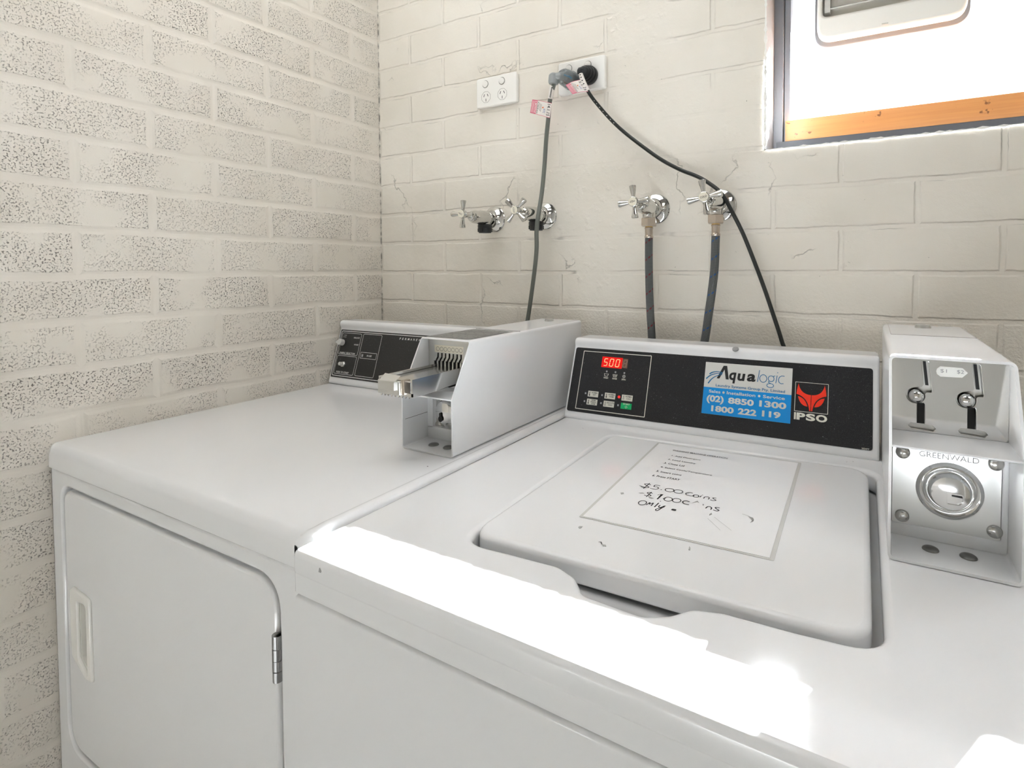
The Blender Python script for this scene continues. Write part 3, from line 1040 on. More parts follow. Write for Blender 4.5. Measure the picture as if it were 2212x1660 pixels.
seg7(mb, 0.0745, 0.1100, 0.0068, 0.0140, 'AFGCD', 2)
seg7(mb, 0.0868, 0.1098, 0.0072, 0.0142, 'ABCDEF', 2)
seg7(mb, 0.0998, 0.1096, 0.0072, 0.0144, 'ABCDEF', 2)
seg7(mb, 0.1158, 0.1102, 0.0066, 0.0138, 'ABCDEFG', 3, 0.0010)
mb.build('display', ['disp_red', 'disp_dim', 'disp_seg', 'disp_dimseg'], fas)
for u_ in (0.0835, 0.1023, 0.1212):
    mb = MB(); mb.box(u_ - 0.0015, u_ + 0.0015, 0.0970, 0.1003, 0.0007, 0.0013, 0, 0, 1, FWp)
    mb.build('indicator_lamp', 'led_off', fas)
for u_, wav in ((0.0835, 0), (0.1023, 1)):
    mb = MB()
    mb.stroke([(u_ - 0.0048, 0.0943), (u_ - 0.0032, 0.0893), (u_ + 0.0030, 0.0893), (u_ + 0.0046, 0.0943)], 0.0008, FWp, w)
    mb.stroke([(u_ - 0.0042, 0.0937), (u_ + 0.0042, 0.0937)], 0.0006, FWp, w)
    if wav:
        for q in (0.0925, 0.0912):
            mb.stroke([(u_ - 0.003, q), (u_ - 0.001, q + 0.0005), (u_ + 0.001, q - 0.0003), (u_ + 0.003, q + 0.0004)], 0.0005, FWp, w)
    mb.build('icon', 'ivory', fas)
mb = MB()
mb.plate([circle(0.1212, 0.0918, 0.0033, 20)], FWp, w, w, 1)
mb.plate([circle(0.1212, 0.0918, 0.0018, 16), circle(0.1212, 0.0918, 0.0011, 16)], FWp, w + 0.0002, w + 0.0002, 2)
mb.build('icon', ['ivory', 'grey_ink', 'ink'], fas)
mb = MB(); mb.text('WASH', FWp, (0.0783, 0.0842, 0.0882, 0.0874), 0, w, 0.02); mb.build('lettering', 'ivory', fas)
mb = MB(); mb.text('RINSE', FWp, (0.0975, 0.0842, 0.1072, 0.0874), 0, w, 0.02); mb.build('lettering', 'ivory', fas)
mb = MB(); mb.text('SPIN', FWp, (0.1170, 0.0842, 0.1254, 0.0874), 0, w, 0.02); mb.build('lettering', 'ivory', fas)
mb = MB(); mb.text('203477', FWp, (0.5332, 0.0140, 0.5438, 0.0164), 0, w, 0.01); mb.build('lettering', 'ivory', fas)
KEYS = [(0.0500, 0.0456, 0.0724, 0.0570, ['NORMAL', 'HOT'], 1), (0.0864, 0.0455, 0.1089, 0.0570, ['NORMAL', 'WARM'], 1), (0.1225, 0.0455, 0.1448, 0.0568, ['NORMAL', 'COLD'], 0),
        (0.0498, 0.0298, 0.0725, 0.0413, ['PERM', 'PRESS', 'WARM'], 1), (0.0862, 0.0298, 0.1087, 0.0412, ['DELICATES', 'COLD'], 0)]
for (a, b, c, d, tx, full) in KEYS:
    mb = MB()
    mb.box(a, c, b, d, 0.0007, 0.0014, 0, 0.0002, 1, FWp)
    ww_ = 0.0016
    n_ = len(tx)
    for i, s_ in enumerate(tx):
        hh = 0.0024 if n_ == 3 else 0.0029
        top = d - (0.0011 if n_ == 3 else 0.0017) - i * (hh + 0.0011)
        wd_ = 0.00235 * len(s_) * (0.75 if len(s_) > 6 else 0.95)
        cx = a + 0.0145
        mb.text(s_, FWp, (cx - wd_ / 2, top - hh, cx + wd_ / 2, top), 1, ww_, 0.012)
    tx_ = a + 0.0037
    if full:
        mb.stroke([(tx_, b + 0.003), (tx_, d - 0.0018)], 0.0013, FWp, ww_, 1)
        mb.plate([circle(tx_, b + 0.0029, 0.0014, 12)], FWp, ww_, ww_, 1)
    else:
        mb.stroke([(tx_ - 0.0006, b + 0.004), (tx_ - 0.0006, d - 0.0018), (tx_ + 0.0006, d - 0.0018), (tx_ + 0.0006, b + 0.004)], 0.0004, FWp, ww_, 1)
        mb.plate([circle(tx_, b + 0.0029, 0.0014, 12), circle(tx_, b + 0.0029, 0.0009, 12)], FWp, ww_, ww_, 1)
    mb.build('cycle_key', ['key', 'ink'], fas)
mb = MB()
mb.box(0.1227, 0.1448, 0.0298, 0.0411, 0.0007, 0.0014, 0, 0.0002, 1, FWp)
mb.text('START', FWp, (0.1272, 0.0378, 0.1408, 0.0408), 1, 0.0016, 0.012)
dm = [(0.1340, 0.0362), (0.1366, 0.0338), (0.1340, 0.0314), (0.1314, 0.0338)]
mb.stroke(dm, 0.0004, FWp, 0.0016, 1, 0, True)
mb.stroke([(0.1340, 0.0350), (0.1340, 0.0326)], 0.0004, FWp, 0.0016, 1)
o = mb.build('start_key', ['green', 'ivory'], fas)
o['label'] = 'green START key'
for (u_, v_, on) in ((0.0444, 0.0513, 0), (0.0806, 0.0513, 0), (0.1167, 0.0515, 1), (0.0445, 0.0356, 0), (0.0807, 0.0356, 0), (0.1169, 0.0356, 0)):
    mb = MB()
    if on:
        mb.lathe([(0.0026, 0.0007), (0.0026, 0.0012), (0.0, 0.0014)], FWp @ Matrix.Translation((u_, v_, 0)), 0, 18)
    else:
        mb.box(u_ - 0.0015, u_ + 0.0015, v_ - 0.0017, v_ + 0.0017, 0.0007, 0.0013, 0, 0, 1, FWp)
    o = mb.build('indicator_lamp', 'led_on' if on else 'led_off', fas)
    if on:
        o['label'] = 'lit red indicator lamp'
# maker's mark: red fox mask in a square, letters below
mb = MB()
cu_ = 0.4582


def qb(p0, p1, p2, n_=10):
    return [((1 - t) ** 2 * p0[0] + 2 * t * (1 - t) * p1[0] + t * t * p2[0], (1 - t) ** 2 * p0[1] + 2 * t * (1 - t) * p1[1] + t * t * p2[1]) for t in [i / n_ for i in range(n_ + 1)]]


for s_ in (-1, 1):
    def mx(pts):
        return [(cu_ + s_ * p[0], p[1]) for p in pts]
    brow = qb((0.0202, 0.1086), (0.0170, 0.0905), (0.0004, 0.0906)) + [(0.0004, 0.0642), (0.0024, 0.0642)] + qb((0.0024, 0.0642), (0.0040, 0.0862), (0.0231, 0.0906)) + qb((0.0231, 0.0906), (0.0222, 0.1010), (0.0202, 0.1086), 4)
    mb.plate([mx(brow)], FWp, w, w)
    eye = qb((0.0205, 0.0872), (0.0090, 0.0850), (0.0052, 0.0711)) + qb((0.0052, 0.0711), (0.0170, 0.0712), (0.0205, 0.0872))[1:-1]
    mb.plate([mx(eye)], FWp, w, w)
T = FWp
for i, ch in enumerate('IPSO'):
    a, b = ((0.4328, 0.4358), (0.4368, 0.4502), (0.4512, 0.4654), (0.4664, 0.4833))[i]
    mb.text(ch, FWp, (a, 0.0481, b, 0.0598), 1, w, 0.045)
mb.build('maker_mark', ['red_print', 'ivory'], fas)
# service sticker
mb = MB()
s0 = 0.0010
mb.box(0.2783, 0.4275, 0.0399, 0.1331, 0.0007, s0, 0, 0, 1, FWp)
s1 = s0 + 0.0002; s2 = s0 + 0.0004; s3 = s0 + 0.0005
mb.quad(0.2783, 0.4275, 0.0399, 0.0874, FWp, s1, 1)
mb.plate([[(0.3003, 0.1046), (0.3110, 0.1283), (0.3172, 0.1286), (0.3218, 0.1042), (0.3165, 0.1042), (0.3131, 0.1215), (0.3050, 0.1045)]], FWp, s2, s2, 2)
mb.text('q', FWp, (0.3222, 0.0979, 0.3345, 0.1176), 2, s2, 0.035, 0.12)
mb.text('u', FWp, (0.3366, 0.1037, 0.3500, 0.1168), 2, s2, 0.035, 0.1)
mb.text('a', FWp, (0.3530, 0.1040, 0.3678, 0.1176), 2, s2, 0.035, 0.1)
mb.stroke([(0.3737, 0.1256), (0.3711, 0.1046)], 0.0011, FWp, s2, 3)
mb.stroke([(0.3805 + 0.0058 * math.cos(a), 0.1114 + 0.0066 * math.sin(a)) for a in [k * math.pi / 12 for k in range(25)]], 0.0011, FWp, s2, 3)
mb.stroke([(0.3935 + 0.0048 * math.cos(a), 0.1122 + 0.0050 * math.sin(a)) for a in [k * math.pi / 12 for k in range(25)]], 0.0011, FWp, s2, 3)
mb.stroke([(0.3925 + 0.0056 * math.cos(a), 0.1002 + 0.0034 * math.sin(a)) for a in [k * math.pi / 12 for k in range(25)]], 0.0011, FWp, s2, 3)
mb.stroke([(0.3905, 0.1078), (0.3893, 0.1060), (0.3915, 0.1046), (0.3935, 0.1036)], 0.0010, FWp, s2, 3)
mb.stroke([(0.3968, 0.1166), (0.4000, 0.1178)], 0.0010, FWp, s2, 3)
mb.stroke([(0.4031, 0.1186), (0.4014, 0.1050)], 0.0011, FWp, s2, 3)
mb.plate([circle(0.4037, 0.1236, 0.0008, 12)], FWp, s2, s2, 3)
mb.stroke([(0.4152, 0.1184), (0.4105, 0.1186), (0.4068, 0.1160), (0.4055, 0.1115), (0.4068, 0.1068), (0.4100, 0.1050), (0.4140, 0.1056)], 0.0011, FWp, s2, 3)
for pts in ([(0.2868, 0.1112), (0.2915, 0.1146), (0.2976, 0.1163), (0.3040, 0.1166), (0.3102, 0.1157)], [(0.2815, 0.1022), (0.2868, 0.1074), (0.2931, 0.1111), (0.3010, 0.1134), (0.3104, 0.1142)], [(0.2858, 0.0940), (0.2895, 0.1000), (0.2948, 0.1056), (0.3020, 0.1098), (0.3099, 0.1124)]):
    q = smooth_path([(p[0], p[1], 0) for p in pts], 6)
    nq = len(q)
    mb.stroke([(p.x, p.y, 0.0022 * (1 - 0.62 * i / (nq - 1))) for i, p in enumerate(q)], 0.002, FWp, s3, 3)
mb.text('Laundry Systems Group Pty. Limited', FWp, (0.2996, 0.0884, 0.4170, 0.0945), 3, s2, 0.012)
mb.text('Sales', FWp, (0.2884, 0.0778, 0.3092, 0.0832), 4, s2, 0.02)
mb.plate([circle(0.3145, 0.0802, 0.0021, 16)], FWp, s2, s2, 4)
mb.text('Installation', FWp, (0.3202, 0.0778, 0.3692, 0.0832), 4, s2, 0.02)
mb.plate([circle(0.3755, 0.0803, 0.0021, 16)], FWp, s2, s2, 4)
mb.text('Service', FWp, (0.3818, 0.0778, 0.4174, 0.0832), 4, s2, 0.02)
mb.text('(02)', FWp, (0.2856, 0.0586, 0.3158, 0.0735), 4, s2, 0.04)
mb.text('8850', FWp, (0.3236, 0.0618, 0.3674, 0.0727), 4, s2, 0.04)
mb.text('1300', FWp, (0.3764, 0.0624, 0.4202, 0.0733), 4, s2, 0.04)
mb.text('1800', FWp, (0.2952, 0.0450, 0.3345, 0.0556), 4, s2, 0.04)
mb.text('222', FWp, (0.3418, 0.0454, 0.3728, 0.0560), 4, s2, 0.04)
mb.text('119', FWp, (0.3818, 0.0460, 0.4118, 0.0566), 4, s2, 0.04)
o = mb.build('sticker', ['st_silver', 'st_blue', 'ink', 'logo_blue', 'st_silver'], was)
o['label'] = 'silver and blue service sticker with phone numbers'

# ================================================================== INSTRUCTION SHEET
ZL = ZT + 0.0022
FP = frame((0.9519, -0.5556, ZL), (0.2149, 0.0073, 0), (-0.011, 0.3045, 0))
sheet = thing('instruction_sheet', 'laminated white sheet of printed and handwritten washing instructions taped on the washer lid', 'sign', (1.06, -0.4, ZL))
mb = MB(); mb.plate([rpoly([(-0.0005, -0.0085), (0.2205, -0.0095), (0.2245, 0.3035), (-0.0015, 0.2992)], 0.002, 3)], FP, 0.0, 0.0004)
mb.build('laminate', 'film', sheet)
mb = MB(); mb.plate([[(0.0036, -0.0062), (0.2160, -0.0064), (0.2203, 0.2989), (0.0026, 0.2949)]], FP, 0.0004, 0.0009)
mb.build('paper', 'paper', sheet)
wp = 0.0012
mb = MB(); mb.text('WASHING MACHINE OPERATION', FP, (0.0330, 0.2672, 0.1206, 0.2735), 0, wp, 0.008); mb.build('text_line', 'ink', sheet)
for i, (tx, x0, x1, y0) in enumerate((('1. Add Detergent', 0.0392, 0.0850, 0.2412), ('2. Load Laundry', 0.0388, 0.0817, 0.2228), ('3. Close Lid', 0.0380, 0.0690, 0.2056), ('4. Select Cycle/Temperature', 0.0380, 0.1143, 0.1866), ('5. Insert coins', 0.0378, 0.0750, 0.1684), ('6. Press START', 0.0380, 0.0774, 0.1502))):
    mb = MB(); mb.text(tx, FP, (x0, y0, x1, y0 + 0.0062), 0, wp, 0.008)
    mb.build('text_line', 'ink', sheet)
# handwriting
mb = MB()


def hw(pts, wd=0.0013, sm=5):
    mb.stroke(pts, wd, FP, wp, 0, sm)


def oval(cx, cy, rx, ry):
    hw([(cx + rx * math.sin(a), cy + ry * math.cos(a)) for a in [k * math.pi / 5 for k in range(11)]])


def dollar(cx, cy, s_):
    hw([(cx + .0044 * s_, cy + .0055 * s_), (cx, cy + .0078 * s_), (cx - .0042 * s_, cy + .005 * s_), (cx, cy + .0008 * s_), (cx + .0046 * s_, cy - .0032 * s_), (cx, cy - .0068 * s_), (cx - .006 * s_, cy - .0055 * s_)])
    hw([(cx + .0012 * s_, cy + .0105 * s_), (cx - .0006 * s_, cy - .0105 * s_)], sm=0)


dollar(0.0425, 0.1130, 1.0)
hw([(0.0335, 0.1100), (0.0400, 0.1085), (0.0425, 0.1086)], 0.0009)
mb.plate([circle(0.0503, 0.1078, 0.0008, 8)], FP, wp, wp)
hw([(0.0592, 0.1216), (0.0528, 0.1212), (0.0525, 0.1152), (0.0566, 0.1160), (0.0598, 0.1122), (0.0572, 0.1072), (0.0516, 0.1072)])
mb.plate([circle(0.0645, 0.1092, 0.0009, 8)], FP, wp, wp)
oval(0.0749, 0.1132, 0.0058, 0.0058)
oval(0.0866, 0.1138, 0.0058, 0.0056)
hw([(0.1052, 0.1170), (0.1010, 0.1172), (0.0972, 0.1128), (0.0992, 0.1082), (0.1048, 0.1072), (0.1092, 0.1096)])
oval(0.1112, 0.1098, 0.0036, 0.0042)
hw([(0.1172, 0.1140), (0.1166, 0.1082)], sm=0)
mb.plate([circle(0.1180, 0.1166, 0.0008, 8)], FP, wp, wp)
hw([(0.1218, 0.1066), (0.1222, 0.1120), (0.1252, 0.1142), (0.1280, 0.1118), (0.1278, 0.1066)])
hw([(0.1362, 0.1152), (0.1322, 0.1140), (0.1340, 0.1108), (0.1372, 0.1080), (0.1342, 0.1052), (0.1304, 0.1064)])
dollar(0.0545, 0.0878, 0.82)
hw([(0.0655, 0.0908), (0.0702, 0.0958), (0.0690, 0.0780)], 0.0017, 0)
hw([(0.0745, 0.0842), (0.0785, 0.0850)], 0.0012, 0)
oval(0.0816, 0.0846, 0.0052, 0.0062)
oval(0.0924, 0.0856, 0.0052, 0.0062)
hw([(0.1082, 0.0892), (0.1032, 0.0898), (0.1004, 0.0858), (0.1030, 0.0806), (0.1098, 0.0800)], 0.0016)
mb.plate([circle(0.1256, 0.0886, 0.0010, 8)], FP, wp, wp)
mb.plate([circle(0.1262, 0.0856, 0.0006, 8)], FP, wp, wp)
hw([(0.1308, 0.0790), (0.1318, 0.0842), (0.1345, 0.0860), (0.1372, 0.0832), (0.1372, 0.0782)], 0.0016)
hw([(0.1462, 0.0880), (0.1412, 0.0872), (0.1428, 0.0836), (0.1466, 0.0806), (0.1446, 0.0776), (0.1400, 0.0786)], 0.0016)
mb.plate([circle(0.0745, 0.0742, 0.0008, 8)], FP, wp, wp)
oval(0.0556, 0.0600, 0.0048, 0.0066)
hw([(0.0618, 0.0560), (0.0640, 0.0650), (0.0648, 0.0600), (0.0680, 0.0650), (0.0682, 0.0560)], 0.0014)
hw([(0.0742, 0.0685), (0.0730, 0.0545)], 0.0016, 0)
hw([(0.0778, 0.0632), (0.0775, 0.0575), (0.0802, 0.0572), (0.0838, 0.0640), (0.0815, 0.0540), (0.0790, 0.0462), (0.0768, 0.0500), (0.0842, 0.0602)], 0.0014)
mb.plate([rrect(0.0938, 0.0998, 0.0552, 0.0602, 0.0020, 4)], FP, wp, wp)
mb.build('handwriting', 'marker', sheet)
for pts in ([(0.0402, 0.0865), (0.0452, 0.0895), (0.0495, 0.0880), (0.0440, 0.0852)], [(0.0560, 0.0810), (0.0610, 0.0802), (0.0645, 0.0790), (0.0620, 0.0760), (0.0585, 0.0770)], [(0.0190, 0.0765), (0.0225, 0.0790), (0.0250, 0.0745), (0.0222, 0.0712)],
            [(0.1385, 0.0648), (0.1400, 0.0700), (0.1418, 0.0655), (0.1392, 0.0610)], [(0.1110, 0.0850), (0.1165, 0.0965), (0.1205, 0.0900), (0.1172, 0.0925)]):
    mb = MB(); mb.plate([pts], FP, wp, wp); mb.build('tape_scrap', 'tape', sheet)
mb = MB()
mb.stroke([(0.1740, 0.0830), (0.1800, 0.0815), (0.1850, 0.0785), (0.1885, 0.0740), (0.1862, 0.0640)], 0.0008, FP, wp)
mb.plate([[(0.1810, 0.0800), (0.1872, 0.0785), (0.1892, 0.0705), (0.1875, 0.0650), (0.1865, 0.0715)]], FP, wp, wp)
mb.build('tape_scrap', 'tape', sheet)
for pts in ([(0.1392, 0.0530), (0.1588, 0.0300)], [(0.1455, 0.0600), (0.1702, 0.0350)]):
    mb = MB(); mb.stroke(pts, 0.0004, FP, wp); mb.build('tape_edge', 'tape', sheet)


# ================================================================== COIN METER BOXES
def shell(mb_, x0, x1, yb, yf, yt, z0, zs, z1, t=0.0024, r=0.006, m=0):
    """folded steel sleeve: open front that leans back above the shelf height"""
    def fy(z):
        return yf if z <= zs else yf + (yt - yf) * (z - zs) / (z1 - zs)
    o_ = rrect(x0, x1, z0, z1, r, 5)
    i_ = rrect(x0 + t, x1 - t, z0 + t, z1 - t, max(r - t, 0.001), 5)
    # extra points so that the bend lies at the shelf height
    def ins(lp, xa, xb):
        out = []
        n_ = len(lp)
        for k_ in range(n_):
            a, b = lp[k_], lp[(k_ + 1) % n_]
            out.append(a)
            if (a[1] - zs) * (b[1] - zs) < 0:
                out.append((a[0] + (b[0] - a[0]) * (zs - a[1]) / (b[1] - a[1]), zs))
        return out
    o_ = ins(o_, x0, x1); i_ = ins(i_, x0, x1)
    n_ = len(o_)
    assert n_ == len(i_)
    vs_ = [(p[0], fy(p[1]), p[1]) for p in o_] + [(p[0], yb, p[1]) for p in o_] + [(p[0], fy(p[1]), p[1]) for p in i_] + [(p[0], yb, p[1]) for p in i_]
    fs_ = []
    for k_ in range(n_):
        q = (k_ + 1) % n_
        fs_.append([k_, q, n_ + q, n_ + k_][::-1])
        fs_.append([2 * n_ + k_, 2 * n_ + q, 3 * n_ + q, 3 * n_ + k_])
        fs_.append([k_, q, 2 * n_ + q, 2 * n_ + k_])
    fs_.append([n_ + k_ for k_ in range(n_)][::-1])
    mb_.add(vs_, fs_, m)
    return fy


def dome(mb_, F, r, h, m=0, seg=24):
    mb_.lathe([(r, 0), (r, h * 0.15), (r * 0.93, h * 0.45), (r * 0.75, h * 0.75), (r * 0.45, h * 0.94), (0, h)], F, m, seg)


# --- on the dryer: coin slide pulled out
X0, X1, YFm, YT, YB, Z0, ZS, Z1 = 0.5708, 0.6805, -0.4775, -0.4300, -0.042, ZT + 0.0008, 1.0215, 1.1100
dm_ = thing('coin_meter', 'white coin box with its chrome coin slide pulled out, on the dryer top', 'coin meter', (0.625, -0.26, ZT), 'coin meters on the machines')
mb = MB()
fy = shell(mb, X0, X1, YB, YFm, YT, Z0, ZS, Z1)
mb.box(X0 + 0.002, X1 - 0.002, YFm + 0.0006, -0.41, ZS - 0.0022, ZS)
mb.box(X0 + 0.002, X1 - 0.002, -0.419, -0.409, Z0 + 0.002, 0.952)
mb.box(X0 + 0.002, X0 + 0.014, -0.419, -0.409, 0.950, ZS)
mb.build('case', 'enamel2', dm_, wn=True, sharp=38)
mb = MB()
mb.box(X0 + 0.0023, X0 + 0.0026, -0.472, -0.42, 0.9762, 0.9768)
mb.build('seam', 'dark', dm_)
mb = MB()
mb.box(X0 + 0.003, X1 - 0.003, -0.2840, -0.2818, Z1 - 0.0002, Z1 + 0.0003)
mb.build('seam', 'dark', dm_)
mb = MB()
FT = frame((0, 0, Z1), (1, 0, 0), (0, 1, 0))
mb.plate([[(0.5765, -0.4215), (0.6705, -0.4215), (0.6705, -0.2955), (0.5765, -0.2955)]], FT, 0.0002, 0.0005, 0)
rnd = random.Random(2)
for k in range(13):
    yy = -0.4150 + k * 0.0092
    xs = 0.580
    while xs < 0.664:
        l_ = 0.006 + rnd.random() * 0.016
        if k not in (5, 9):
            mb.quad(xs, min(xs + l_, 0.667), yy, yy + 0.0026, FT, 0.0006, 1)
        xs += l_ + 0.003
mb.build('instruction_label', ['dim_label', 'grey_ink'], dm_)
mb = MB(); T = Matrix.Translation((0.6245, -0.0890, Z1))
mb.lathe([(0.0105, 0), (0.0095, 0.004), (0.0075, 0.0055), (0.0, 0.0058)], T, 0, 24)
mb.build('top_lock', 'steel', dm_)
# slotted coin plate
FS = frame((0, -0.4155, 0), (1, 0, 0), (0, 0, 1))
mb = MB()
slots = []
for k in range(7):
    cx = 0.5945 + k * 0.00855
    slots.append([(cx + 0.0012 - 0.0016, 1.0822), (cx + 0.0012 + 0.0016, 1.0822), (cx + 0.0012 + 0.0014, 1.0745), (cx - 0.0006, 1.0700), (cx - 0.0006, 1.058), (cx - 0.0042, 1.058), (cx - 0.0042, 1.0705), (cx + 0.0012 - 0.0018, 1.0752)])
mb.plate([rrect(X0 + 0.0035, X1 - 0.0035, ZS + 0.0005, Z1 - 0.003, 0.004, 4)] + slots, FS, -0.003, 0.0, 0)
mb.quad(X0 + 0.004, X1 - 0.004, ZS + 0.001, Z1 - 0.004, FS, -0.008, 1)
mb.build('coin_plate', ['steel', 'black'], dm_)
mb = MB()
mb.plate([rpoly([(0.5880, 1.0830), (0.6520, 1.0830), (0.6525, 1.0958), (0.5880, 1.0958)], 0.0006, 2)], FS, 0.0002, 0.0005, 0)
for k in range(7):
    cx = 0.5957 + k * 0.00855
    mb.plate([circle(cx, 1.0892, 0.0037, 24), circle(cx, 1.0892, 0.0032, 24)], FS, 0.0007, 0.0007, 1)
mb.build('slot_label', ['cream', 'ink'], dm_)
for k in range(8):
    cx = 0.5892 + k * 0.00855
    mb = MB(); mb.box(cx - 0.0016, cx + 0.0016, -0.4205, -0.4155, 1.0560, 1.0690, 0, 0.0006, 1)
    mb.build('slot_guide', 'steel', dm_)
# slide
mb = MB()
sx0, sx1, syf, syb = 0.5905, 0.6605, -0.5420, -0.4170
zt_, zb_ = 1.0635, 1.0405
mb.box(sx0, sx0 + 0.0022, syf, syb, zb_, zt_)
mb.box(sx1 - 0.0022, sx1, syf, syb, zb_ - 0.004, zt_)
mb.box(sx0 + 0.004, sx0 + 0.008, syf + 0.012, syb, zt_ - 0.003, zt_ + 0.001)
mb.box(sx0 + 0.002, sx1 - 0.002, syf + 0.004, syb, zt_ - 0.0055, zt_ - 0.0035)
mb.add([(sx1, syf + 0.05, zb_ - 0.004), (sx1, syf + 0.075, zb_ - 0.002), (sx1, syb, 1.0215), (sx1 - 0.002, syb, 1.0215), (sx1 - 0.002, syf + 0.05, zb_ - 0.004), (sx1, syb, zb_), (sx1 - 0.002, syb, zb_)], [[0, 1, 2, 5], [0, 4, 3, 2], [4, 6, 3]])
mb.box(sx0, sx1, syf, syf + 0.002, zb_ - 0.003, zb_ + 0.002)
for k in range(9):
    a = sx0 + 0.003 + k * 0.0072
    mb.add([(a, syf, zb_ - 0.003), (a + 0.0045, syf, zb_ - 0.003), (a + 0.0022, syf, zb_ - 0.0065), (a, syf + 0.002, zb_ - 0.003), (a + 0.0045, syf + 0.002, zb_ - 0.003), (a + 0.0022, syf + 0.002, zb_ - 0.0065)], [[0, 2, 1], [3, 4, 5], [0, 3, 5, 2], [1, 2, 5, 4]])
mb.build('coin_slide', 'slide', dm_, wn=True)
mb = MB()
mb.plate([rrect(0.5940, 0.6400, 1.0385, 1.0600, 0.002, 3)], frame((0, syf - 0.004, 0), (1, 0, 0), (0, 0, 1)), -0.004, 0.0015, 0, 0.001, 2)
mb.box(0.6000, 0.6330, syf - 0.010, syf - 0.004, 1.0455, 1.0600, 0, 0.002, 2)
mb.add([(0.600, syf - 0.004, 1.060), (0.633, syf - 0.004, 1.060), (0.633, syf + 0.004, 1.0665), (0.600, syf + 0.004, 1.068), (0.600, syf - 0.010, 1.058), (0.633, syf - 0.010, 1.058)], [[4, 5, 2, 3]])
mb.box(0.6400, 0.6470, syf - 0.003, syf + 0.01, 1.040, 1.062, 1, 0.001)
mb.build('slide_push_plate', ['steel', 'nickel'], dm_, wn=True)
# lock behind the lower opening
FL = frame((0, -0.410, 0), (1, 0, 0), (0, 0, 1))
mb = MB()
mb.plate([rrect(X0 + 0.012, X1 - 0.003, 0.948, ZS - 0.003, 0.001, 2)], FL, -0.002, 0.0)
mb.build('lock_plate', 'steel', dm_)
mb = MB()
T = axis_frame((0.6230, -0.410, 0.9835), (0, -1, 0))
mb.lathe([(0.036, 0.0), (0.034, 0.003), (0.027, 0.006), (0.024, 0.009), (0.022, 0.017), (0.0195, 0.022), (0.015, 0.0245), (0.0, 0.025)], T, 0, 40)
kx, kz, ky = 0.6180, 0.9775, -0.4358
Fk = frame((kx, ky, kz), (1, 0, 0), (0, 0, 1))
kh = [(0.0042 * math.cos(a), -0.004 + 0.005 * math.sin(a)) for a in [R(60 - 300 * k / 16) for k in range(17)]]
kh += [(0.0024 * math.cos(a), 0.0035 + 0.0036 * math.sin(a)) for a in [R(205 - 230 * k / 10) for k in range(11)]]
mb.plate([kh], Fk, 0.0, 0.0012, 1)
mb.build('lock', ['mirror', 'black'], dm_)
for (bx, bz) in ((0.5905, 1.0055), (0.5905, 0.9535)):
    mb = MB(); dome(mb, axis_frame((bx, -0.410, bz), (0, -1, 0)), 0.0072, 0.0045, 0); mb.build('rivet', 'rivet', dm_)
for bx in (0.6122, 0.6441):
    mb = MB(); dome(mb, axis_frame((bx, -0.4466, Z0 + 0.0024), (0, 0, 1)), 0.0088, 0.0035, 0); mb.build('bolt', 'bolt_dark', dm_)

# --- on the washer: two-coin upright slots
X0, X1, YFm, YT, YB, Z0, ZS, Z1 = 1.2738, 1.3850, -0.4945, -0.4460, -0.084, ZT + 0.0008, 1.0475, 1.1330
wm = thing('coin_meter', 'white coin box with two upright coin slots, on the washer top', 'coin meter', (1.33, -0.29, ZT), 'coin meters on the machines')
mb = MB()
shell(mb, X0, X1, YB, YFm, YT, Z0, ZS, Z1, 0.0028, 0.007)
mb.box(X0 + 0.002, X1 - 0.002, YFm + 0.0004, -0.43, ZS - 0.0024, ZS, 0, 0.0008, 1)
FP2 = frame((0, -0.4335, 0), (1, 0, 0), (0, 0, 1))
bi = [(X0 + 0.0025, Z0 + 0.002), (X1 - 0.0025, Z0 + 0.002), (X1 - 0.0025, ZS - 0.001), (X0 + 0.0025, ZS - 0.001)]
mb.plate([bi, rrect(X0 + 0.0045, X1 - 0.0085, Z0 + 0.0165, ZS - 0.003, 0.002, 3)], FP2, -0.006, 0.0035, 0, 0.0015, 2)
mb.build('case', 'enamel2', wm, wn=True, sharp=38)
mb = MB()
mb.box(X0 + 0.008, X1 - 0.004, -0.2385, -0.2375, Z1 - 0.0002, Z1 + 0.0003)
mb.build('seam', 'groove', wm)
mb = MB()
mb.box(X0 + 0.0075, X0 + 0.0082, -0.238, YB + 0.006, Z1 - 0.0002, Z1 + 0.0003)
mb.build('seam', 'groove', wm)
mb = MB(); mb.lathe([(0.011, 0), (0.010, 0.004), (0.008, 0.0055), (0.0, 0.0058)], Matrix.Translation((1.3280, -0.120, Z1)), 0, 24)
mb.build('top_lock', 'steel', wm)
# slotted mirror plate
FU = frame((1.275, -0.4300, 1.0465), (1, 0, 0), (0, 0, 1))
mb = MB(); hl = []


def keyslot(du):
    pts = [(0.0305, 0.0800), (0.0355, 0.0800), (0.0372, 0.0780), (0.0402, 0.0475), (0.0398, 0.0455), (0.0352, 0.0452), (0.0338, 0.0432)]
    c, r_ = (0.0254, 0.0408), 0.0088
    arc1 = [(c[0] + r_ * math.cos(R(a)), c[1] + r_ * math.sin(R(a))) for a in range(5, -62, -11)]
    pts += arc1
    pts += [(0.0330, 0.0335), (0.0338, 0.0318), (0.0343, 0.0102), (0.0420, 0.0094), (0.0446, 0.0062), (0.0420, 0.0030), (0.0215, 0.0042), (0.0188, 0.0072), (0.0212, 0.0104), (0.0268, 0.0106), (0.0266, 0.0320), (0.0240, 0.0325)]
    arc2 = [(c[0] + r_ * math.cos(R(a)), c[1] + r_ * math.sin(R(a))) for a in range(258, 95, -12)]
    pts += arc2
    pts += [(0.0310, 0.0510), (0.0325, 0.0535), (0.0300, 0.0785)]
    return [(p[0] + du, p[1]) for p in pts]


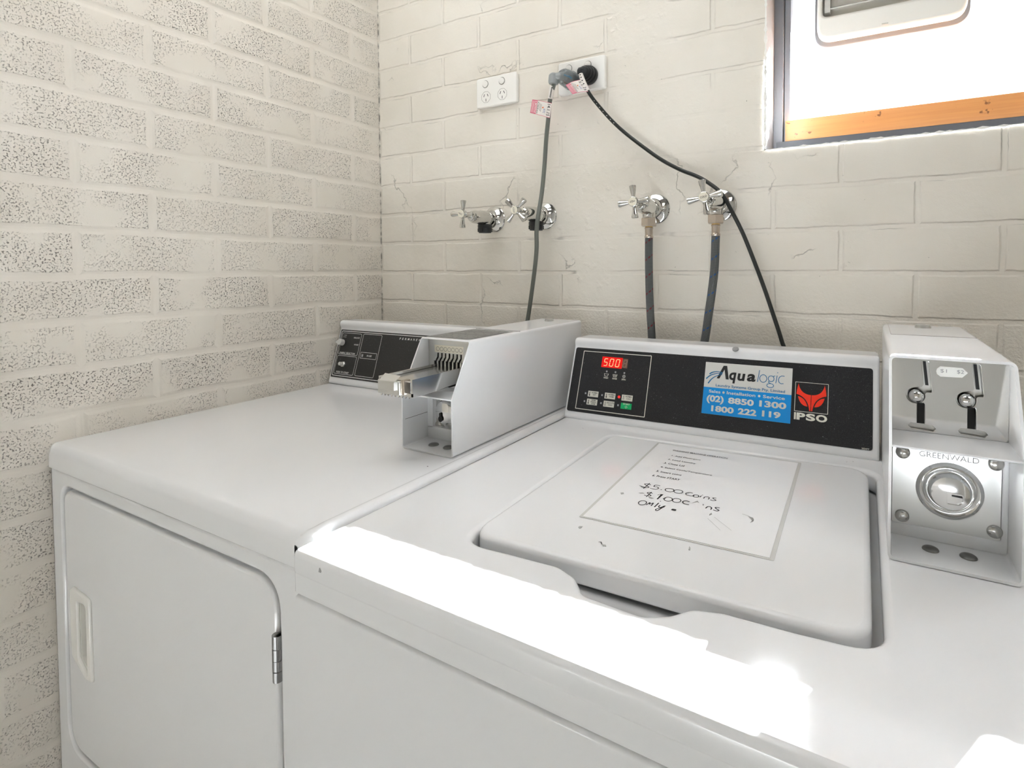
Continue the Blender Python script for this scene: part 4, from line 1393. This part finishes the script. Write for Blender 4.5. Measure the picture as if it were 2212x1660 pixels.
k1, k2 = keyslot(0.0), keyslot(0.0455)
mb.plate([rrect(0.0018, 0.1072, 0.0008, 0.0838, 0.003, 4), k1, k2], FU, -0.003, 0.0, 0, 0.0004, 1)
pl = mb.build('slot_plate', 'mirror', wm, wn=True)
mb = MB()
mb.plate([rrect(0.0020, 0.1070, 0.0010, 0.0836, 0.003, 4)], FU, -0.010, -0.0075, 0)
for du in (0.0, 0.0455):
    mb.add([(0.0318 + du, 0.0785, 0), (0.0346 + du, 0.0785, 0), (0.0376 + du, 0.0520, 0), (0.0345 + du, 0.0520, 0)], [[3, 2, 1, 0]], 1, FU @ Matrix.Translation((0, 0, -0.0060)))
    mb.quad(0.0272 + du, 0.0340 + du, 0.0095, 0.0320, FU, -0.0045, 1)
    mb.quad(0.0195 + du, 0.0438 + du, 0.0030, 0.0100, FU, -0.0050, 0)
mb.build('slot_backing', ['steel', 'black'], wm)
for du in (0.0, 0.0455):
    mb = MB()
    mb.lathe([(0.0078, -0.006), (0.0078, -0.001), (0.0068, 0.0025), (0.0045, 0.005), (0.0018, 0.0062), (0, 0.0064)], FU @ Matrix.Translation((0.0258 + du, 0.0408, 0)), 0, 28)
    mb.build('coin_button', 'chrome', wm)
mb = MB()
mb.plate([[(0.0437, 0.0694), (0.0445, 0.0722), (0.0474, 0.0750), (0.0672, 0.0746), (0.0718, 0.0698), (0.0669, 0.0644), (0.0476, 0.0638), (0.0444, 0.0664)]], FU, 0.0003, 0.0006, 0)
mb.text('$1', FU, (0.0474, 0.0680, 0.0533, 0.0722), 1, 0.0009, 0.0)
mb.text('$2', FU, (0.0622, 0.0680, 0.0683, 0.0724), 1, 0.0009, 0.0)
mb.build('price_label', ['plastic', 'mid_ink'], wm)
# lock plate with its maker's name pressed in
FK = frame((1.275, -0.4370, ZT), (1, 0, 0), (0, 0, 1))
mb = MB()
mb.plate([rrect(0.0042, 0.1010, 0.0172, 0.1168, 0.002, 3)], FK, -0.003, -0.0006, 0)
mb.build('lock_plate', 'steel', wm)
mb = MB()
mb.text('GREENWALD', FK, (0.0292, 0.0945, 0.0822, 0.1003), 0, -0.0003, 0.0)
mb.build('lettering', 'mid_ink', wm)
mb = MB()
T = FK @ Matrix.Translation((0.0568, 0.0610, 0))
mb.lathe([(0.0310, -0.0010), (0.0290, 0.0008), (0.0270, 0.0018), (0.0255, 0.0010), (0.0238, -0.0006), (0.0218, 0.0006), (0.0196, 0.0050), (0.0172, 0.0076), (0.0120, 0.0086), (0.0, 0.0088)], T, 0, 48)
mb.plate([rpoly([(0.0535, 0.0495), (0.0682, 0.0495), (0.0686, 0.0625), (0.0535, 0.0630)], [0.001, 0.006, 0.003, 0.001], 5), rpoly([(0.0543, 0.0505), (0.0674, 0.0505), (0.0677, 0.0616), (0.0543, 0.0621)], [0.001, 0.0055, 0.003, 0.001], 5)], FK, 0.0086, 0.0096, 0)
mb.plate([[(0.0580, 0.0592), (0.0674, 0.0586), (0.0672, 0.0606), (0.0580, 0.0607)]], FK, 0.0088, 0.0092, 1)
mb.build('lock', ['mirror', 'dark'], wm)
for (u_, v_) in ((0.0139, 0.0961), (0.0962, 0.0970), (0.0140, 0.0252), (0.0962, 0.0262)):
    mb = MB(); dome(mb, FK @ Matrix.Translation((u_, v_, -0.0006)), 0.0070, 0.0042, 0); mb.build('rivet', 'rivet', wm)
for bx in (1.3140, 1.3466):
    mb = MB(); dome(mb, axis_frame((bx, -0.4590, Z0 + 0.0028), (0, 0, 1)), 0.0078, 0.0032, 0); mb.build('bolt', 'bolt_dark', wm)


# ================================================================== POWER POINTS
def outlet(x0, x1, z0, z1, yf, label, pad):
    t_ = thing('power_outlet', label, 'power outlet', ((x0 + x1) / 2, 0, z0), 'double power points on the back wall')
    F = frame((x0, yf, z0), (1, 0, 0), (0, 0, 1))
    wd, hg = x1 - x0, z1 - z0
    b = MB()
    sc_ = wd / 0.124
    cs = [(0.0305 * sc_, 0.0250), (0.0810 * sc_, 0.0250)]
    b.plate([rrect(0, wd, 0, hg, 0.006, 5)], F, yf, 0.0, 0, 0.0030, 3)
    b.build('faceplate', 'plastic', t_, wn=True)
    for (cx, cz) in cs:
        b = MB()
        r_ = 0.0150
        oc = [(cx + r_ * math.cos(R(22.5 + 45 * k_)), cz + r_ * math.sin(R(22.5 + 45 * k_))) for k_ in range(8)]
        ic = [(cx + (r_ - 0.0006) * math.cos(R(22.5 + 45 * k_)), cz + (r_ - 0.0006) * math.sin(R(22.5 + 45 * k_))) for k_ in range(8)]
        b.plate([rpoly(oc, 0.006, 4), rpoly(ic, 0.0056, 4)], F, 0.0002, 0.0004, 1)
        b.stroke([(cx - 0.0070, cz + 0.0010), (cx - 0.0042, cz + 0.0075)], 0.0017, F, 0.0004, 0)
        b.stroke([(cx + 0.0070, cz + 0.0010), (cx + 0.0042, cz + 0.0075)], 0.0017, F, 0.0004, 0)
        b.stroke([(cx, cz - 0.0040), (cx, cz - 0.0108)], 0.0017, F, 0.0004, 0)
        b.build('socket', ['dark', 'groove'], t_)
    for (cx, cz) in ((0.0290 * sc_, 0.0575), (0.0800 * sc_, 0.0575)):
        b = MB()
        b.lathe([(0.0082, -0.0015), (0.0082, 0.0010), (0.0076, 0.0026), (0.004, 0.0034), (0.0, 0.0034)], F @ Matrix.Translation((cx, cz, 0)) @ Matrix.Rotation(R(8), 4, 'X'), 0, 28)
        b.plate([circle(cx, cz, 0.0094, 28), circle(cx, cz, 0.0082, 28)], F, 0.0002, 0.0004, 1)
        b.build('switch', ['plastic', 'groove'], t_, wn=True)
    return t_


outlet(0.3635, 0.4875, 1.6372, 1.7115, -0.0115, 'empty white double power point on the back wall, left of the two', False)
outlet(0.6060, 0.7270, 1.6330, 1.7078, -0.0125, 'white double power point holding a grey plug and a black plug', True)

# ================================================================== POWER CORDS
GREY = [(0.6170, -0.052, 1.6500), (0.6160, -0.052, 1.6420), (0.6083, -0.05, 1.6246), (0.602, -0.048, 1.5946), (0.5975, -0.045, 1.5696), (0.5905, -0.042, 1.5292), (0.5850, -0.042, 1.4656), (0.5840, -0.053, 1.4002), (0.5880, -0.076, 1.3442), (0.5860, -0.079, 1.3125), (0.5767, -0.065, 1.2709), (0.5571, -0.045, 1.2172), (0.5365, -0.03, 1.1501), (0.5281, -0.03, 1.105), (0.5184, -0.03, 1.0595), (0.5084, -0.03, 0.9908), (0.50, -0.028, 0.80)]
gc = thing('power_lead', 'grey power cord with clear plug hanging from the right power point down behind the dryer', 'power cord', (0.60, -0.05, 1.60), 'power cords on the back wall')
mb = MB(); mb.tube(smooth_path(GREY, 8), 0.0050, 0, 14)
mb.build('cord', 'cord_grey', gc)
mb = MB()
T = axis_frame((0.6440, -0.0130, 1.6600), (-0.05, -1, 0.0))
mb.lathe([(0.0205, 0.0), (0.0215, 0.003), (0.0215, 0.010), (0.0205, 0.013), (0.0195, 0.028), (0.0185, 0.036), (0.0150, 0.042), (0.0, 0.044)], T, 0, 36)
mb.tube(smooth_path([(0.640, -0.044, 1.661), (0.630, -0.049, 1.662), (0.620, -0.052, 1.661)], 4), [0.0095] * 9, 1, 18)
mb.build('plug', ['clear', 'plug_grey'], gc)
mb = MB()
mb.tube(smooth_path([(0.636, -0.042, 1.664), (0.645, -0.047, 1.663), (0.655, -0.040, 1.657)], 5), 0.0016, 0, 8)
mb.tube(smooth_path([(0.636, -0.042, 1.658), (0.642, -0.045, 1.651), (0.650, -0.036, 1.647)], 5), 0.0016, 1, 8)
mb.box(0.634, 0.654, -0.036, -0.020, 1.650, 1.672, 2, 0.002)
mb.build('plug_wiring', ['blue_wire', 'brown_wire', 'plug_grey'], gc)
mb = MB()
T = axis_frame((0.6180, -0.0520, 1.6705), (-0.06, 0.0, -1))
mb.lathe([(0.0, -0.001), (0.0075, 0.0), (0.0115, 0.004), (0.0122, 0.010), (0.0122, 0.020), (0.0105, 0.0235), (0.0065, 0.0240)], T, 0, 14)
mb.build('collar', 'plug_grey', gc)
mb = MB()
a, b = Vector((0.6140, -0.0518, 1.6425)), Vector((0.6062, -0.0495, 1.6160))
mb.tube([a, a.lerp(b, .5), b], 0.0059, 0, 18)
Fs = frame(b + Vector((0, -0.0061, 0)), (a - b), (-1, 0, 0.2))
for k in range(8):
    mb.quad(0.002 + k * 0.003, 0.0038 + k * 0.003, -0.0046, -0.0012, Fs, 0.0004, 1)
mb.build('cord_sleeve', ['label', 'ink'], gc)


def test_tag(parent, P, hand):
    """folded paper test tag, P = outer top, outer bottom, cord bottom, cord top"""
    A, B, C, D = [Vector(p) for p in P]
    b = MB()
    nu, nv = 12, 2
    nn = (D - A).cross(B - A).normalized()
    if nn.y > 0:
        nn = -nn

    def pt(s_, t_, lift=0.0):
        p = (A.lerp(D, s_)).lerp(B.lerp(C, s_), t_)
        return p + nn * (0.004 * math.sin(math.pi * s_) + lift)

    def patch(s0, s1_, t0, t1, m, lift):
        n_ = max(2, int(abs(s1_ - s0) * nu) + 1)
        vs_ = []
        for i in range(n_ + 1):
            s_ = s0 + (s1_ - s0) * i / n_
            vs_ += [pt(s_, t0, lift), pt(s_, t1, lift)]
        b.add(vs_, [[2 * i, 2 * i + 1, 2 * i + 3, 2 * i + 2] for i in range(n_)], m)
    patch(0, 1.0, 0, 1, 1, 0.0)
    patch(0.02, 1.0, 0.03, 0.97, 0, 0.0003)
    patch(0.02, 0.34, 0.03, 0.97, 1, 0.0005)
    for k_ in (0.06, 0.11, 0.16):
        patch(k_, k_ + 0.014, 0.08, 0.92, 0, 0.0007)
    # rows of print running down the tag
    rnd_ = random.Random(9)

    def word(txt, s0, s1_, t0, t1, m):
        # letters run from t0 to t1, their tops towards s0
        cu = bpy.data.curves.new('tmp', 'FONT'); cu.body = txt; cu.resolution_u = 2; cu.offset = 0.012
        ob = bpy.data.objects.new('tmp', cu)
        me = bpy.data.meshes.new_from_object(ob)
        xs = [v.co.x for v in me.vertices]; ys = [v.co.y for v in me.vertices]
        x0_, x1_, y0_, y1_ = min(xs), max(xs), min(ys), max(ys)
        vs_ = [pt(s0 + (s1_ - s0) * (v.co.y - y0_) / (y1_ - y0_), t0 + (t1 - t0) * (v.co.x - x0_) / (x1_ - x0_), 0.0008) for v in me.vertices]
        b.add(vs_, [list(p.vertices) for p in me.polygons], m)
        bpy.data.objects.remove(ob); bpy.data.curves.remove(cu); bpy.data.meshes.remove(me)
    word('6 MONTHS', 0.22, 0.32, 0.08, 0.92, 0)
    word('Ph. 1300 80 60 69', 0.37, 0.425, 0.10, 0.92, 2)
    word('electrical', 0.455, 0.49, 0.15, 0.62, 2)
    word('testing', 0.51, 0.545, 0.2, 0.7, 2)
    word('services', 0.56, 0.59, 0.25, 0.75, 2)
    b.add([pt(0.60, 0.42, 0.0008), pt(0.70, 0.36, 0.0008), pt(0.66, 0.50, 0.0008)], [[0, 1, 2]], 3)
    word('KTC', 0.68, 0.77, 0.50, 0.78, 4)
    word(hand, 0.84, 0.97, 0.12, 0.9, 2)
    return b.build('test_tag', ['label', 'pink', 'ink', 'orange', 'blue_ink'], parent)


test_tag(gc, [(0.5580, -0.050, 1.6217), (0.5514, -0.050, 1.5916), (0.6085, -0.0560, 1.5705), (0.6150, -0.0570, 1.6030)], '14.1.15')

bc = thing('power_lead', 'black power cord from the round black plug across the back wall to behind the washer', 'power cord', (0.70, -0.03, 1.65), 'power cords on the back wall')
BLACK = [(0.6850, -0.048, 1.6640), (0.6870, -0.05, 1.655), (0.6942, -0.05, 1.6368), (0.7042, -0.045, 1.6144), (0.7186, -0.035, 1.5916), (0.7477, -0.025, 1.5555), (0.7788, -0.02, 1.5245), (0.822, -0.02, 1.4886), (0.8638, -0.02, 1.4568), (0.9042, -0.02, 1.4327), (0.9391, -0.022, 1.4161), (0.9660, -0.028, 1.3992), (0.9940, -0.036, 1.3745), (1.0140, -0.036, 1.3381), (1.0337, -0.028, 1.2951), (1.0546, -0.02, 1.2386), (1.0723, -0.02, 1.1905), (1.0882, -0.02, 1.1431), (1.1063, -0.025, 1.0888), (1.1207, -0.03, 1.0328), (1.13, -0.03, 0.85)]
mb = MB(); mb.tube(smooth_path(BLACK, 8), 0.0040, 0, 14)
mb.build('cord', 'cord_black', bc)
mb = MB()
T = axis_frame((0.6900, -0.0130, 1.6645), (0.0, -1, 0))
mb.lathe([(0.0200, 0.0), (0.0212, 0.002), (0.0212, 0.009), (0.0200, 0.011), (0.0185, 0.011), (0.0185, 0.018), (0.0172, 0.020), (0.0158, 0.020), (0.0158, 0.026), (0.0145, 0.028), (0.0130, 0.028), (0.0125, 0.033), (0.0100, 0.037), (0.0, 0.038)], T, 0, 36)
mb.tube(smooth_path([(0.690, -0.046, 1.6665), (0.684, -0.050, 1.6675), (0.6835, -0.050, 1.660)], 4), 0.0062, 0, 14)
mb.build('plug', 'rubber', bc)
mb = MB()
P_ = smooth_path(BLACK, 8)
mb.tube(P_[6:23], 0.0050, 0, 16)
for i in range(8, 22, 3):
    mb.box(-0.0014, 0.0014, -0.0012, 0.0012, -0.0052, -0.0050, 1, 0, 1, axis_frame(P_[i], (0, 1, 0)))
mb.build('cord_sleeve', ['label', 'ink'], bc)
mb = MB()
for i in range(30, 44, 2):
    mb.box(-0.0016, 0.0012, -0.0009, 0.0009, -0.0042, -0.0041, 0, 0, 1, axis_frame(P_[i], (0, 1, 0)) @ Matrix.Rotation(R(35), 4, 'Z'))
mb.build('cord_marking', 'grey_ink', bc)
test_tag(bc, [(0.6529, -0.060, 1.6365), (0.6704, -0.060, 1.6134), (0.7050, -0.0515, 1.6165), (0.6870, -0.0555, 1.6440)], '5.1.15')


# ================================================================== TAPS
def tap(cx, cz, rot, word, word_rot, cap, label, drop, tilt_up=0.0):
    t_ = thing('tap', label, 'tap', (cx, 0.0, cz), 'chrome taps on the back wall')
    b = MB()
    T_ = axis_frame((cx, 0.0, cz), (0, -1, 0))
    b.lathe([(0.0325, 0.0), (0.0325, 0.0022), (0.0310, 0.0040), (0.0285, 0.0048), (0.0240, 0.0070), (0.0195, 0.0105), (0.0165, 0.0150), (0.0150, 0.0180)], T_, 0, 48)
    b.build('flange', 'chrome', t_)
    b = MB()
    b.lathe([(0.0135, 0.012), (0.0145, 0.026), (0.0170, 0.030), (0.0178, 0.040), (0.0178, 0.060), (0.0168, 0.066), (0.0160, 0.080), (0.0140, 0.090), (0.0125, 0.093), (0.0100, 0.0935), (0.0095, 0.098), (0.0080, 0.099), (0.0, 0.099)], T_, 0, 40)
    b.lathe([(0.0140, 0.0), (0.0140, drop - 0.004), (0.0125, drop)], axis_frame((cx, -0.041, cz - 0.006), (0, 0, -1)), 0, 32)
    b.lathe([(0.0040, 0.097), (0.0040, 0.112)], T_, 0, 16)
    b.build('body', 'chrome', t_)
    b = MB()
    hy = -0.1255
    HT = frame((cx, hy, cz + 0.003), (1, 0, 0), (0, 0, 1)) @ Matrix.Rotation(rot, 4, 'Z')
    b.lathe([(0.0, -0.016), (0.0062, -0.0155), (0.0066, -0.011), (0.0092, -0.007), (0.0104, -0.001), (0.0104, 0.003), (0.0096, 0.0055), (0.0086, 0.0060)], HT, 0, 32)
    for k_ in range(4):
        A = HT @ Matrix.Rotation(math.pi / 2 * k_, 4, 'Z') @ Matrix.Translation((0, 0, -0.001)) @ Matrix.Rotation(math.pi / 2, 4, 'Y')
        b.lathe([(0.0, 0.006), (0.0036, 0.0075), (0.0036, 0.0110), (0.0046, 0.016), (0.0060, 0.024), (0.0070, 0.0300), (0.0068, 0.0318), (0.0056, 0.0326), (0.0, 0.0330)], A, 0, 24)
    h_ = b.build('handle', 'chrome', t_)
    b = MB()
    b.lathe([(0.0086, 0.0050), (0.0086, 0.0068), (0.0078, 0.0074), (0.0, 0.0076)], HT, 0, 32)
    WT = frame((cx, hy, cz + 0.003), (1, 0, 0), (0, 0, 1)) @ Matrix.Rotation(word_rot, 4, 'Z')
    hwid = 0.0062 if word == 'COLD' else 0.0056
    b.text(word, WT, (-hwid, -0.0019, hwid, 0.0019), 1, 0.0079, 0.012)
    b.build('button', ['cream', 'ink'], h_)
    if cap:
        b = MB()
        C_ = axis_frame((cx, -0.041, cz - 0.0165), (0, 0, -1))
        b.lathe([(0.0, 0.0), (0.0175, 0.0), (0.0180, 0.002), (0.0180, 0.007), (0.0170, 0.008), (0.0162, 0.017), (0.0150, 0.0205), (0.0, 0.0210)], C_, 0, 28)
        for k_ in range(6):
            A = C_ @ Matrix.Rotation(k_ * math.pi / 3 + 0.3, 4, 'Z')
            b.box(0.0150, 0.0182, -0.0013, 0.0013, 0.009, 0.018, 0, 0.0004, 1, A)
        b.build('outlet_cap', 'rubber', t_, wn=True)
    return t_


tap(0.4100, 1.3535, R(-3), 'HOT', R(-28), True, 'chrome hot tap with a black outlet cap, left end of the row of four taps', 0.012)
tap(0.5610, 1.3545, R(45), 'COLD', R(-78), True, 'chrome cold tap with a black outlet cap, behind the hanging grey cord', 0.012)
tap(0.8425, 1.3560, R(5), 'HOT', R(184), False, 'chrome hot tap with the straight red-flecked hose below it', 0.020)
tap(0.9833, 1.3560, R(10), 'COLD', R(14), False, 'chrome cold tap with the black cord behind its handle and a blue-flecked hose', 0.020)


# ================================================================== WATER HOSES
def hose(pts, key, label):
    t_ = thing('water_hose', label, 'hose', pts[1], 'braided water hoses below the taps')
    p0 = Vector(pts[0])
    b = MB()
    b.lathe([(0.0, 0.0), (0.0150, 0.0), (0.0170, 0.0022), (0.0170, 0.0170), (0.0155, 0.0190), (0.0, 0.0190)], axis_frame(p0, (0, 0, -1)) @ Matrix.Rotation(R(17), 4, 'Z'), 0, 6)
    b.build('hex_nut', 'nickel', t_, sharp=20)
    b = MB()
    f0 = p0 - Vector((0, 0, 0.019))
    b.lathe([(0.0080, 0.0), (0.0080, 0.0016)], axis_frame(f0, (0, 0, -1)), 1, 24)
    b.lathe([(0.0084, 0.0016), (0.0092, 0.0026), (0.0092, 0.0045), (0.0084, 0.0055), (0.0082, 0.0185), (0.0092, 0.0200), (0.0092, 0.0232), (0.0086, 0.0242)], axis_frame(f0, (0, 0, -1)), 0, 32)
    b.build('ferrule', ['nickel', 'brass'], t_)
    b = MB()
    q = [tuple(f0 - Vector((0, 0, 0.0225)))] + pts[1:]
    b.tube(smooth_path(q, 10), 0.0083, 0, 24)
    b.build('braided_tube', key, t_)
    return t_


hose([(0.8425, -0.041, 1.3345), (0.8424, -0.041, 1.280), (0.8424, -0.041, 1.247), (0.8435, -0.041, 1.1881), (0.8460, -0.041, 1.1296), (0.8482, -0.040, 1.091), (0.8500, -0.038, 1.0227), (0.850, -0.036, 0.85)], 'hose_red', 'grey braided hose with red flecks below the right-hand hot tap')
hose([(0.9833, -0.041, 1.3345), (0.9829, -0.041, 1.280), (0.9811, -0.041, 1.227), (0.9767, -0.043, 1.1807), (0.9698, -0.041, 1.1343), (0.9640, -0.040, 1.0926), (0.9545, -0.038, 1.0313), (0.940, -0.036, 0.85)], 'hose_blue', 'grey braided hose with blue flecks below the right-hand cold tap')
